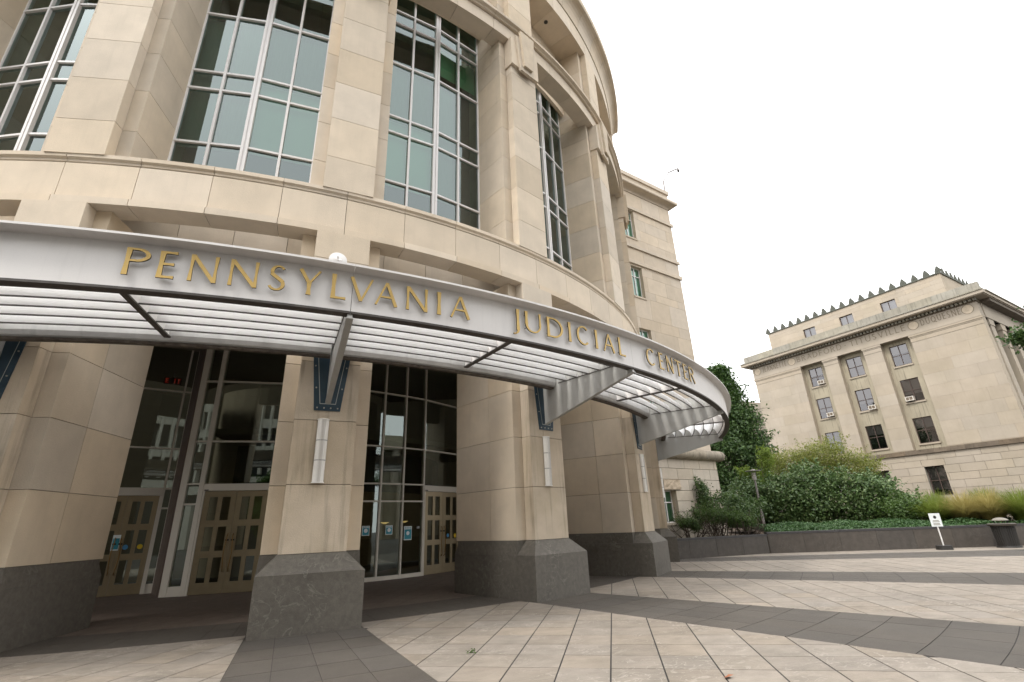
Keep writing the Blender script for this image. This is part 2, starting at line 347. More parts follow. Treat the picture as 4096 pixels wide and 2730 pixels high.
for k in KS:
    for c in range(4):
        a0 = thk(k)-HB+2*HB*c/4; a1 = a0+2*HB/4
        for n in range(18):
            r0 = R_RING if n == 0 else RR+(n-1)*.755+.1; r1 = RR+n*.755+.1
            if n == 0: r1 = RR+.1
            rm = (r0+r1)/2; x, y, _ = pol(rm, (a0+a1)/2, 0)
            if not seen(x, y) or y > -9.5: continue
            g = .0035/rm; P = [pol(r0+.005, a0+g, 0)[:2], pol(r1-.007, a0+g, 0)[:2], pol(r1-.007, a1-g, 0)[:2], pol(r0+.005, a1-g, 0)[:2]]
            dark.append((1/hypot(x, y+CAM_D)**3, P))
dark.sort(key=lambda t: -t[0])
for n, (a, P) in enumerate(dark[:290]): MB().prism(P, -.03, rng.uniform(-.001, .001)).build('dark_paver', PAVED, plaza)
ringp = MB()
for row, (r0, r1) in enumerate(((17.0, 17.8), (17.8, R_RING))):
    for n in range(64):
        a0 = -.62+n*.0265; ringp.prism([pol(r0+.004, a0+.0002, 0)[:2], pol(r1-.004, a0+.0002, 0)[:2], pol(r1-.004, a0+.0263, 0)[:2], pol(r0+.004, a0+.0263, 0)[:2]], -.03, 0)
tag(ringp.build('ring_pavers', PAVED, plaza), kind='stuff')
inner = MB()
for i in range(-40, 40):
    for j in range(-40, 40):
        cx = G0[0]+gu[0]*(i+.5)*GS+gv[0]*(j+.5)*GS; cy = G0[1]+gu[1]*(i+.5)*GS+gv[1]*(j+.5)*GS
        if not (7 < hypot(cx, cy) < 17.4) or cy > -3: continue
        P = [(cx+gu[0]*a*(GS/2-.004)+gv[0]*b*(GS/2-.006), cy+gu[1]*a*(GS/2-.004)+gv[1]*b*(GS/2-.006)) for a, b in ((1,-1),(1,1),(-1,1),(-1,-1))]
        th = atan2(cx, -cy); P = clip(P, (-sin(th), cos(th)), -16.99)
        if len(P) > 2: inner.prism(P, -.03, 0)
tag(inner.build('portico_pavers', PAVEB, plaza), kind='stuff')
# plaza strip in darker stone along the planter
# (left to right: foot of the planter walls)

# ================================================================== ROTUNDA
rot = tag(empty('rotunda_building'), 'curved limestone courthouse rotunda with tall windows between piers, behind the canopy', 'building')
# --- lower piers
Z0 = [1.276, 2.515, 3.775, 5.02, 6.27, 7.52, 8.235]
G = .006
def pier_meshes():
    out = {}
    core = MB().box((-.575, -18.83, 0), (.575, -18.4, 8.23)).box((-.865, -18.5, 0), (.865, -16.08, 8.23))
    out['core'] = core.mesh('pier', MORTAR)
    base = MB()
    zb1, zb2 = .956, 1.276; hw = .925; rf = 19.156
    # granite plinth: block with chamfered front
    base.prism([(-hw, -18.54), (hw, -18.54), (hw, -16.02), (-hw, -16.02)][::1], 0, zb1)
    base.prism([(-hw, -18.541), (-hw, -16.02), (hw, -16.02), (hw, -18.541)], zb1+.002, zb2-.004, None, [(-.90, -18.541), (-.90, -16.2), (.90, -16.2), (.90, -18.541)])
    base.prism([(-hw, -rf), (hw, -rf), (hw, -18.543), (-hw, -18.543)], 0, zb1)
    base.prism([(-hw, -rf), (hw, -rf), (hw, -18.545), (-hw, -18.545)], zb1+.001, zb2-.004, None, [(-.605, -18.865), (.605, -18.865), (.605, -18.545), (-.605, -18.545)])
    out['base'] = base.mesh('granite_plinth', GRANITE)
    bl = []
    for c in range(len(Z0)-1):
        z0, z1 = Z0[c]+G, Z0[c+1]-G
        bl.append(MB().box((-.60, -18.86, z0), (.60, -18.545, z1)).mesh('stone_block', STONE))
        bl.append(MB().box((-.895, -18.537, z0), (.895, -17.55, z1)).mesh('stone_block', STONE))
        bl.append(MB().box((-.895, -17.538, z0), (.895, -16.05, z1)).mesh('stone_block', STONE))
    out['bl'] = bl
    return out
PM = pier_meshes()
for k in KS:
    p = inst('pier', PM['core'], rot); p.rotation_euler.z = thk(k)
    inst('granite_plinth', PM['base'], p)
    for i, me in enumerate(PM['bl']):
        ob_ = inst('stone_block', me, p)
        if i % 3 == 0 and i < 9: ob_.material_slots[0].link = 'OBJECT'; ob_.material_slots[0].material = STAINED
# --- upper piers (through the tall windows) and attic piers
ZU = [9.50, 10.44, 11.672, 12.904, 14.136, 15.368, 16.60, 17.4, 18.17]
ZA = [18.86, 20.1, 21.35, 22.63]
ubl = []
for Z in (ZU, ZA):
    for c in range(len(Z)-1):
        z0, z1 = Z[c]+G, Z[c+1]-G
        ubl.append((Z is ZA, MB().box((-.597, -18.81, z0), (.597, -18.54, z1)).mesh('stone_block', STONE)))
        ubl.append((Z is ZA, MB().box((-.895, -18.533, z0), (.895, -16.75, z1)).mesh('stone_block', STONE)))
ucore = MB().box((-.575, -18.785, 9.5), (.575, -18.4, 18.16)).box((-.87, -18.50, 9.5), (.87, -16.78, 18.16)).mesh('upper_pier', MORTAR)
acore = MB().box((-.575, -18.785, 18.87), (.575, -18.4, 22.62)).box((-.87, -18.50, 18.87), (.87, -16.78, 22.62)).mesh('attic_pier', MORTAR)
kb = MB().box((-.655, -18.93, 16.88), (.655, -18.55, 18.15))
ph_me = MB().box((-.895, -18.19, 18.18), (.895, -16.78, 18.85)).mesh('pier_head', STONE)
kb_me = kb.mesh('capital_block', STONE)
def key(w0, w1, z0, z1, y0, y1): return MB().add([(-w1, y0, z0), (w1, y0, z0), (w0, y0, z1), (-w0, y0, z1), (-w1, y1, z0), (w1, y1, z0), (w0, y1, z1), (-w0, y1, z1)],
                     [(0,1,2,3),(7,6,5,4),(0,4,5,1),(1,5,6,2),(2,6,7,3),(3,7,4,0)])
k1_me = key(.47, .30, 16.72, 18.30, -19.02, -18.925).mesh('keystone_step', STONE)
k2_me = key(.34, .20, 16.90, 18.52, -19.12, -19.015).mesh('carved_keystone', CARVED)
for k in KS:
    p = inst('upper_pier', ucore, rot); p.rotation_euler.z = thk(k)
    for at, me in ubl:
        if not at: inst('stone_block', me, p)
    for nm, me in (('pier_head', ph_me), ('capital_block', kb_me), ('keystone_step', k1_me), ('carved_keystone', k2_me)): inst(nm, me, p)
    if thk(k) < .98 and k > -3:
        p = inst('attic_pier', acore, rot); p.rotation_euler.z = thk(k)
        for at, me in ubl:
            if at: inst('stone_block', me, p)
# --- stone rings
PSI, DPSI = -.284, .0772
def ring(name, child_profs, core_prof, t0, t1, mt, off=0.):
    core = MB().lathe(core_prof, t0, t1, 60).build(name, MORTAR, rot)
    n0 = math.ceil((t0-PSI)/DPSI-1e-6)-1; n1 = math.floor((t1-PSI)/DPSI)+1
    for cn, prof, o in child_profs:
        mes = None
        for n in range(n0, n1):
            a0 = max(PSI+n*DPSI+o*DPSI, t0); a1 = min(PSI+(n+1)*DPSI+o*DPSI, t1)
            if a1-a0 < .01: continue
            g = .006/18.8
            if abs(a1-a0-DPSI) < 1e-6:
                if mes is None: mes = MB().lathe(prof, g, DPSI-g, 4).mesh(cn, mt)
                o_ = inst(cn, mes, core); o_.rotation_euler.z = a0
            else: MB().lathe(prof, a0+g, a1-g, 3).build(cn, mt, core)
ring('stone_band', [('cap_stone', [(18.27, 9.315), (18.70, 9.315), (18.735, 9.335), (18.735, 9.39), (18.79, 9.43), (18.79, 9.525), (18.27, 9.525)], 0),
                    ('band_stone', [(18.27, 8.43), (18.755, 8.43), (18.755, 9.285), (18.27, 9.285)], 0),
                    ('soffit_stone', [(18.25, 8.235), (18.83, 8.235), (18.83, 8.40), (18.80, 8.42), (18.25, 8.42)], 0)],
     [(18.29, 8.25), (18.725, 8.25), (18.725, 9.31), (18.60, 9.5), (18.29, 9.5)], -1.05, 1.1, STONE2)
ring('entablature', [('entablature_stone', [(18.2, 18.16), (18.81, 18.16), (18.81, 18.70), (18.2, 18.70)], 0),
                     ('moulding_stone', [(18.2, 18.715), (18.90, 18.715), (18.93, 18.76), (19.03, 18.80), (19.04, 18.88), (18.2, 18.88)], 0)],
     [(18.22, 18.175), (18.785, 18.175), (18.785, 18.86), (18.22, 18.86)], -1.05, 1.1, STONE2)
cove = [(17.47, 23.58), (18.84, 23.58), (18.86, 23.64), (18.86, 23.7)]+[(18.88+.36*(1-cos(a)), 23.72+.62*sin(a)) for a in (.2, .5, .8, 1.1, 1.4, 1.57)]+[(19.30, 24.36), (17.47, 24.36)]
ring('attic_ring', [('frieze_stone', [(17.45, 22.62), (18.80, 22.62), (18.80, 23.565), (17.45, 23.565)], .5),
                    ('cornice_stone', cove, 0),
                    ('coping_stone', [(17.5, 24.375), (19.32, 24.375), (19.35, 24.45), (19.35, 24.70), (19.2, 24.80), (17.5, 24.80)], .5)],
     [(17.48, 22.64), (18.77, 22.64), (18.77, 24.6), (17.48, 24.6)], -.66, 1.0, STONE2)
# attic loggia back wall, portico ceiling, spandrel wall under the tall windows, roof
MB().lathe([(17.46, 19.2), (17.6, 19.2), (17.6, 22.61), (17.46, 22.61)], -1.0, 1.05, 40).build('attic_wall', STONE2, rot)
MB().lathe([(16.3, 20.01), (18.3, 20.01), (18.3, 20.3), (16.3, 20.3)], -1.0, 1.05, 40).build('attic_floor', STONE2, rot)
MB().lathe([(5.0, 8.32), (16.76, 8.32), (16.76, 8.5), (5.0, 8.5)], -1.05, 1.1, 40).build('portico_ceiling', CEIL, rot)
sp = MB().lathe([(16.78, 7.35), (17.05, 7.35), (17.05, 9.42), (16.78, 9.42)], -1.0, 1.05, 40).build('spandrel_wall', MORTAR, rot)
for n in range(28):
    a0 = -1.0+n*.0732; MB().lathe([(17.0, 7.34), (17.085, 7.34), (17.085, 9.43), (17.0, 9.43)], a0+.0004, a0+.0728, 3).build('spandrel_stone', STONE, sp)
MB().lathe([(4, 24.3), (17.46, 24.3), (17.46, 24.5), (4, 24.5)], -1.0, 1.0, 30).build('roof', FINGREY, rot)
dl = MB().cyl((0, 0), .09, -.01, .02, 16).mesh('soffit_downlight', DARKM)
o = inst('soffit_downlight', dl, rot); o.location = pol(18.2, .463, 22.61)
MB().lathe([(12.6, 8.5), (12.8, 8.5), (12.8, 18.2), (12.6, 18.2)], -1.05, 1.1, 30).build('inner_wall', INT, rot)
for z in (9.55, 13.75, 18.0): MB().lathe([(12.8, z-.28), (16.95, z-.28), (16.95, z), (12.8, z)], -1.05, 1.1, 30).build('floor_slab', INT, rot)

# --- tall windows
TZ = [9.52, 11.37, 13.23, 13.86, 16.13, 18.05, 18.60, 19.3]
TZ = [9.52, 11.36, 13.22, 13.86, 16.12, 18.0, 18.60, 19.56]
BLINDS = {-.5: {(0, 1): 2, (1, 1): 2, (1, 2): 2, (0, 2): 2, (2, 1): 0, (3, 1): 0, (2, 2): 0, (3, 2): 0, (2, 3): 2, (3, 3): 2, (0, 3): 2, (1, 3): 2}, .5: {(0, 1): 0, (1, 1): 0, (0, 2): 0, (1, 2): 0, (2, 1): 2, (2, 2): 2, (0, 3): 2, (1, 3): 2, (2, 3): 2, (2, 4): 1, (3, 4): 1}, 1.5: {(0, 4): 1}, 2.5: {}, -1.5: {(3, 1): 2}}
RW0 = 17.21
for b, hw in ((-1.5, 1.72), (-.5, 1.72), (.5, 1.72), (1.5, 1.72), (2.5, 1.72)):
    th = AX+(b-.5)*DTH
    win = MB()
    L0 = np.array([-hw, -RW0]); M0 = np.array([0, -RW0-.14]); Rr = np.array([hw, -RW0])
    segs = [(L0, M0), (M0, Rr)]
    def fmap(A, B):
        u = (B-A)/np.linalg.norm(B-A); n = np.array([u[1], -u[0]])
        return (lambda x, y, z: (A[0]+u[0]*x-n[0]*y, A[1]+u[1]*x-n[1]*y, z)), float(np.linalg.norm(B-A))
    win.box((-hw-.03, -RW0-.03, 9.50), (-hw+.05, -RW0+.10, 19.55)); win.box((hw-.05, -RW0-.03, 9.50), (hw+.03, -RW0+.10, 19.55))
    wo = win.build('tall_window', MULL, rot); wo.rotation_euler.z = th
    MB().box((-.085, -(RW0+.14)-.07, 9.50), (-.02, -(RW0+.14)+.12, 19.55)).box((.02, -(RW0+.14)-.07, 9.50), (.085, -(RW0+.14)+.12, 19.55)).box((-.0205, -(RW0+.14)-.045, 9.5), (.0205, -(RW0+.14)+.1, 19.55)).build('centre_mullion', MULL, wo)
    for si, (A, B) in enumerate(segs):
        mp, ln = fmap(A, B)
        MB().box((ln/2-.032, -.055, 9.50), (ln/2+.032, .10, 19.55), mp).build('mullion', MULL, wo)
        for z in TZ[1:-1]: MB().box((.02, -.045, z-.03), (ln-.02, .09, z+.03), mp).build('transom', MULL, wo)
        for c in range(2):
            x0, x1 = (.03, ln/2-.03) if c == 0 else (ln/2+.03, ln-.03)
            for r in range(len(TZ)-1):
                z0, z1 = TZ[r]+.025, TZ[r+1]-.025; tl = rng.uniform(-.0025, .0025, 2)
                P = [(x0, .02+tl[0]*3, z0), (x1, .02-tl[0]*3, z0), (x1, .02-tl[0]*3+tl[1]*3, z1), (x0, .02+tl[0]*3+tl[1]*3, z1)]
                MB().add(P, [(0, 1, 2, 3)], mp).build('pane', GLASS, wo)
                bd = BLINDS[b].get((si*2+c, r))
                if bd is not None:
                    zb = z0-.03 if bd == 0 else (z0+(z1-z0)*.30 if bd == 1 else z0-.03)
                    MB().box((x0-.01, .20, zb), (x1+.01, .21, z1+.03), mp).build('roller_blind', (BLIND, BLINDG, CURTAIN)[bd], wo)

# --- entrance glazing behind the piers
RG = 10.8
EZ = [.0, 2.60, 3.22, 4.58, 6.65, 8.30]
def flat(A, B):
    A = np.array(A[:2], float); B = np.array(B[:2], float); u = (B-A)/np.linalg.norm(B-A); n = np.array([u[1], -u[0]])
    return (lambda x, y, z: (A[0]+u[0]*x-n[0]*y, A[1]+u[1]*x-n[1]*y, z)), float(np.linalg.norm(B-A))
def bar(mp, x0, x1, z0, z1, name, parent, d0=-.05, d1=.08, m=None): return MB().box((x0, d0, z0), (x1, d1, z1), mp).build(name, m or MULLD, parent)
def pane(mp, x0, x1, z0, z1, parent, m=None, y=.015):
    tl = rng.uniform(-.004, .004, 2)
    return MB().add([(x0, y+tl[0], z0), (x1, y-tl[0], z0), (x1, y-tl[0]+tl[1], z1), (x0, y+tl[0]+tl[1], z1)], [(0, 1, 2, 3)], mp).build('pane', m or GLASSL, parent)
def column(mp, x0, x1, zs, parent):
    for a, b in zip(zs[:-1], zs[1:]): pane(mp, x0+.01, x1-.01, a+.01, b-.01, parent)
def door(A, B, stickers=()):
    mp, ln = flat(A, B)
    d = MB().box((0, -.07, 3.02), (ln, .09, 3.235), mp).box((0, -.06, 0), (.055, .08, 3.018), mp).box((ln-.055, -.06, 0), (ln, .08, 3.018), mp).build('door', MULLD, rot)
    MB().box((.04, -.085, 3.03), (.16, -.0705, 3.06), mp).build('closer', DARKM, d)
    for s in (0, 1):
        x0 = .06 if s == 0 else ln/2+.004; x1 = ln/2-.004 if s == 0 else ln-.06; w = x1-x0
        xs = [x0, x0+.17*w, x0+.43*w, x0+.57*w, x0+.83*w, x1]; zs = [.015, .33, 1.03, 1.22, 1.93, 2.12, 2.83, 3.01]
        lf = MB().grid(xs, zs, lambda i, j: i in (1, 3) and j in (1, 3, 5), -.03, .03, mp).build('door_leaf', DOORM, d)
        for i in (1, 3):
            for j in (1, 3, 5):
                MB().add([(xs[i], .0, zs[j]), (xs[i+1], .0, zs[j]), (xs[i+1], .0, zs[j+1]), (xs[i], .0, zs[j+1])], [(0, 1, 2, 3)], mp).build('door_pane', GLASSL, d)
        hx = x1-.075 if s == 0 else x0+.075; sg = -1 if s == 0 else 1
        pts = [mp(hx+sg*(.035*math.sin((z-.62)/1.05*pi)**2+ (.05 if z < 1.0 else 0)*0), -.03-.06*min(1, min(z-.6, 1.72-z)*12), z) for z in np.linspace(.605, 1.715, 16)]
        MB().tube(pts, .014, 6).build('pull_handle', BRASS, d, True)
        MB().box((hx-.05, -.045, 1.50), (hx+.05, -.031, 1.55), mp).build('lock_plate', DARKM, d)
    for (sx, sz, m, r) in stickers:
        c = [(sx*ln+r*cos(a), -.006, sz+r*sin(a)) for a in np.linspace(0, 2*pi, 18, endpoint=False)]
        MB().add(c, [tuple(range(18))], mp).build('door_sticker', m, d)
    return d
def g(th, r=RG): return pol(r, th, 0)
# unit 1: left door, set back
A1, B1 = np.array([-5.42-.47, -8.89-.095]), np.array([-3.80, -8.57])
mp1, l1 = flat(A1, B1); dw = 1.83
gl1 = MB().box((dw, -.06, 0), (dw+.06, .08, 8.3), mp1).box((l1-.06, -.06, 0), (l1, .08, 8.3), mp1).build('glazed_screen', MULLD, rot)
u1 = (B1-A1)/l1
door(A1, A1+u1*dw, ((.62, 1.42, BLU, .075), (.83, 1.42, YEL, .075)))
for z in EZ[2:-1]: bar(mp1, .0, dw-.002, z, z+.055, 'transom', gl1, d0=-.04); bar(mp1, dw+.062, l1-.062, z, z+.055, 'transom', gl1, d0=-.04)
bar(mp1, dw+.062, l1-.062, 0, .28, 'transom', gl1, d0=-.04); bar(mp1, dw+.062, l1-.062, 2.58, 2.63, 'transom', gl1, d0=-.04)
for a, b in zip(EZ[2:-1], EZ[3:]): pane(mp1, .01, dw-.01, a+.05, b, gl1); pane(mp1, dw+.05, l1-.05, a+.05, b, gl1)
pane(mp1, dw+.05, l1-.05, .28, 2.58, gl1); pane(mp1, dw+.05, l1-.05, 2.62, 3.22, gl1)
# brown stone return between the left units
A2 = np.array(g(-.312)[:2]); mpr, lr = flat(B1, A2)
brp = MB().box((.0, -.02, 0), (lr, .22, 8.3), mpr).build('return_wall', MORTAR, rot)
for n in range(7):
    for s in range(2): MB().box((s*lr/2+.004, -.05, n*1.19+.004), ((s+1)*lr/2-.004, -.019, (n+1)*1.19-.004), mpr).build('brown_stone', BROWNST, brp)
# unit 2: sidelight + door behind the first pier
def screen(name, ths, zs, parent=rot): pass
gl2 = MB()
for a, b in ((-.3105, -.2925), (-.2585, -.2455)):
    mpx, ln = flat(g(a), g(b)); gl2.box((0, -.07, 0), (ln, .12, 8.3), mpx)
gl2 = gl2.build('glazed_screen', MULLD, rot)
door(g(-.2455), g(-.0610))
mpx, ln = flat(g(-.2925), g(-.2585))
bar(mpx, 0, ln, 0, .27, 'transom', gl2)
for z in EZ[1:-1]: bar(mpx, 0, ln, z, z+.055, 'transom', gl2)
for a, b in zip([.27]+[z+.05 for z in EZ[1:-1]], EZ[1:]): pane(mpx, 0, ln, a, b, gl2)
mpx, ln = flat(g(-.2455), g(-.0610))
for z in EZ[3:-1]: bar(mpx, 0, ln, z, z+.055, 'transom', gl2)
for a, b in zip(EZ[2:-1], EZ[3:]): pane(mpx, .0, ln, a+.05, b, gl2)
# unit 3: three window columns, door, sidelight
gl3 = MB(); cols = [-.048, .105, .193, .278, .364, .452]
for t in cols[1:]:
    mpx, ln = flat(g(t-.0028), g(t+.0028)); gl3.box((0, -.06, 0), (ln, .10, 8.3), mpx)
for t in (.661, .7135):
    mpx, ln = flat(g(t-.0035), g(t+.0035)); gl3.box((0, -.06, 0), (ln, .12, 8.3), mpx)
gl3 = gl3.build('glazed_screen', MULLD, rot)
for a, b in zip(cols[:-1], cols[1:]):
    mpx, ln = flat(g(a+.0028), g(b-.0028))
    bar(mpx, 0, ln, 0, .13, 'transom', gl3)
    for z in EZ[1:-1]: bar(mpx, 0, ln, z, z+.055, 'transom', gl3)
    for z0, z1 in zip([.13]+[z+.05 for z in EZ[1:-1]], EZ[1:]): pane(mpx, 0, ln, z0, z1, gl3)
door(g(.455), g(.6575), ((.66, 1.35, BLU, .07), (.86, 1.33, YEL, .085)))
mpx, ln = flat(g(.455), g(.6575))
for z in EZ[3:-1]: bar(mpx, 0, ln, z, z+.055, 'transom', gl3)
for a, b in zip(EZ[2:-1], EZ[3:]): pane(mpx, 0, ln, a+.05, b, gl3)
mpx, ln = flat(g(.6645), g(.710))
bar(mpx, 0, ln, 0, .27, 'transom', gl3)
for z in EZ[1:-1]: bar(mpx, 0, ln, z, z+.055, 'transom', gl3)
for a, b in zip([.27]+[z+.05 for z in EZ[1:-1]], EZ[1:]): pane(mpx, 0, ln, a, b, gl3)
# brown walls closing the portico on both sides
ef = np.array([sin(AX), -cos(AX)]); er = np.array([cos(AX), sin(AX)])
def brown_wall(P, Q):
    mpw, lw = flat(P, Q); bw = MB().box((0, .0, 0), (lw, .3, 8.3), mpw).build('portico_wall', MORTAR, rot)
    for n in range(10):
        x = -(.65 if n % 2 else 0)
        while x < lw:
            x0, x1 = max(x, 0), min(x+1.3, lw); x += 1.3
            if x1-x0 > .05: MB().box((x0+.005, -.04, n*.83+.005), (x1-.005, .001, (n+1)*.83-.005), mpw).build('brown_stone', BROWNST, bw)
brown_wall(ef*9.4+er*5.58, ef*9.4+er*13.5)
brown_wall(A1-u1*7.0, A1-u1*.02)
# lobby behind the glass
emp = lambda x, y, z: (*(ef*y+er*x), z)
MB().box((-24, 1.0, 0), (24, 1.4, 24.2), emp).box((-24, 1.41, 0), (-23.6, 11, 24.2), emp).box((-23.6, 10.5, 8.5), (-17.2, 11, 24.2), emp).box((-23.6, 7.5, 0), (-13.2, 7.8, 8.3), emp).build('rear_wall', INT, rot)
lob = MB()
lob.lathe([(4.0, 0), (4.2, 0), (4.2, 8.3), (4.0, 8.3)], -1.1, 1.2, 16)
lob.lathe([(4.2, -.03), (8.2, -.03), (8.2, -.008), (4.2, -.008)], -1.1, 1.2, 16)
lob.build('lobby_wall', INT, rot)
MB().lathe([(4.2, 4.95), (8.0, 4.95), (10.2, 4.95), (10.2, 5.15), (4.2, 5.15)], -.28, 1.15, 16).build('lobby_ceiling', INT, rot)
MB().lathe([(7.6, 3.2), (7.75, 3.2), (7.75, 4.945), (7.6, 4.945)], -.28, 1.15, 16).build('lobby_bulkhead', INTD, rot)
dlm = MB().cyl((0, 0), .17, -.01, .01, 20).mesh('downlight', GLOWY)
for p in ((3.79, -5.97, 4.935), (5.52, -5.09, 4.935), (-1.76, -6.95, 4.935)): inst('downlight', dlm, rot).location = p
bwl = MB().cyl((0, 0), .06, 0, .07, 16, .2).mesh('bowl_light', GLOWB)
for p in (pol(6.8, .63, 1.9), pol(6.6, .90, 1.95)): inst('bowl_light', bwl, rot).location = p
pq = MB().box((11.18, 0, 1.45), (11.56, .03, 2.45), lambda x, y, z: (*(ef*(9.445+y)+er*x), z)).build('wall_plaque', TEAL.copy())
pq.data.materials[0].node_tree.nodes['Principled BSDF'].inputs['Base Color'].default_value = (.02, .045, .06, 1)
for l in list(pq.data.materials[0].node_tree.links):
    if l.to_socket.name == 'Base Color': pq.data.materials[0].node_tree.links.remove(l)
tag(pq, 'dark blue plaque on the brown portico wall between two piers', 'plaque')

# ================================================================== CANOPY
can = tag(empty('entrance_canopy', (0, 0, 0)), 'curved white metal canopy with gold lettering and louvred underside over the entrance', 'canopy')
TE0, TE1 = thk(-2)-.006, thk(3)+.006
fas_prof = [(21.80, 4.995), (21.80, 5.69), (21.84, 5.70), (22.0, 5.715), (22.0, 5.752), (21.70, 5.752), (21.70, 5.69), (21.715, 5.1), (21.64, 5.04), (21.64, 4.985), (21.80, 4.985)]
for k in range(-2, 3):
    g0 = .004/21.8 if k > -2 else 0
    a0, a1 = (thk(k)+g0 if k > -2 else TE0), (thk(k+1)-g0 if k < 2 else TE1)
    f = MB().lathe(fas_prof, a0, a1, 22).build('fascia_panel', FASCIA, can)
    MB().lathe([(21.63, 4.945), (21.805, 4.945), (21.805, 4.983), (21.63, 4.983)], a0, a1, 22).build('fascia_lip', DARKEDGE, f)
    # inner gutter beam
    gp = [(19.38, 5.50), (19.40, 5.30), (19.39, 5.16), (19.35, 5.08), (19.28, 5.03), (19.16, 5.03), (19.05, 5.08), (19.02, 5.5)]
    gb = MB().lathe(gp, thk(k)+.0035, thk(k+1)-.0035, 20).build('gutter_beam', GUTTER, can)
    MB().lathe([(19.33, 5.045), (19.30, 5.005), (19.18, 5.005), (19.14, 5.02), (19.2, 5.028), (19.28, 5.028)], thk(k)+.0035, thk(k+1)-.0035, 20).build('gutter_lip', DIRTY, gb)
LIPS = [19.765, 20.145, 20.52, 20.885, 21.25, 21.605]
def blade_prof(r):
    o = []; i = []
    for a in np.linspace(0, 1.45, 8):
        rr = r-.29*(1-cos(a)); zz = 5.14+.33*sin(a); o.append((rr, zz)); i.append((rr-.012*cos(a), zz-.012*sin(a)))
    return o+i[::-1]
for h in range(-4, 6):
    a0 = thk(h/2); a1 = thk((h+1)/2)
    for r in LIPS:
        lv = MB().lathe(blade_prof(r), a0+.0026, a1-.0026, 10).build('louvre', LOUVRE, can, False)
        MB().lathe([(r+.006, 5.118), (r+.006, 5.139), (r-.018, 5.139), (r-.018, 5.118)], a0+.0026, a1-.0026, 10).build('louvre_lip', DARKEDGE, lv)
arm = MB()
def yzprism(mb, P, x0, x1):   # P in (r,z); extruded along tangent x
    n = len(P); return mb.add([(x0, -r, z) for r, z in P]+[(x1, -r, z) for r, z in P], [tuple(range(n)), tuple(range(2*n-1, n-1, -1))]+[(i, n+i, n+(i+1) % n, (i+1) % n) for i in range(n)])
yzprism(arm, [(18.885, 4.15), (21.79, 4.88), (21.63, 5.52), (18.885, 5.52)], -.04, .04)
arm_me = arm.mesh('support_arm', STEEL)
fl = MB(); yzprism(fl, [(18.885, 4.128), (21.80, 4.858), (21.80, 4.879), (18.885, 4.149)], -.056, .056); fl_me = fl.mesh('arm_flange', STEEL)
an = MB(); yzprism(an, [(19.45, 5.128), (21.6, 5.128), (21.6, 5.15), (19.45, 5.15)], -.052, -.041); yzprism(an, [(19.45, 5.128), (21.6, 5.128), (21.6, 5.15), (19.45, 5.15)], .041, .052); an_me = an.mesh('blade_rail', DARKEDGE)
rib = MB(); yzprism(rib, [(19.41, 5.13), (21.63, 5.13), (21.63, 5.52), (19.41, 5.52)], -.012, .012); rib_me = rib.mesh('canopy_rib', FASCIA)
rf = MB(); yzprism(rf, [(19.41, 5.10), (21.63, 5.10), (21.63, 5.128), (19.41, 5.128)], -.052, .052); rf_me = rf.mesh('rib_flange', DARKEDGE)
def plate(w0, w1, z0, z1, y0, y1): return key(w1, w0, z0, z1, y0, y1)
pl_me = plate(.255, .42, 3.975, 5.6, -18.885, -18.862).mesh('wall_plate', BLUEPL)
ln_mb = MB()
for s in (-1, 1):
    ln_mb.add([(s*.145, -18.889, 4.11), (s*.158, -18.889, 4.11), (s*.338, -18.889, 5.59), (s*.325, -18.889, 5.59)], [(0, 1, 2, 3)])
ln_mb.add([(-.145, -18.8892, 4.11), (.145, -18.8892, 4.11), (.145, -18.8892, 4.125), (-.145, -18.8892, 4.125)], [(0, 1, 2, 3)])
ln_me = ln_mb.mesh('plate_line', PALELINE)
bo = MB()
bo.add([(.016*cos(a), -.008, .016*sin(a)) for a in np.linspace(0, 2*pi, 8, endpoint=False)]+[(.016*cos(a), .004, .016*sin(a)) for a in np.linspace(0, 2*pi, 8, endpoint=False)], [tuple(range(8))]+[(i, (i+1) % 8, 8+(i+1) % 8, 8+i) for i in range(8)])
bo_me = bo.mesh('bolt', BOLT)
for k in KS:
    a = inst('support_arm', arm_me, can); a.rotation_euler.z = thk(k)
    inst('arm_flange', fl_me, a); inst('blade_rail', an_me, a)
    p = inst('wall_plate', pl_me, can); p.rotation_euler.z = thk(k); inst('plate_line', ln_me, p)
    for x, z in ((-.2, 4.03), (-.065, 4.03), (.065, 4.03), (.2, 4.03), (-.255, 4.45), (.255, 4.45), (-.31, 4.92), (.31, 4.92)): inst('bolt', bo_me, p).location = (x, -18.888, z)
for k in range(-2, 3):
    a = inst('canopy_rib', rib_me, can); a.rotation_euler.z = thk(k+.5); inst('rib_flange', rf_me, a)

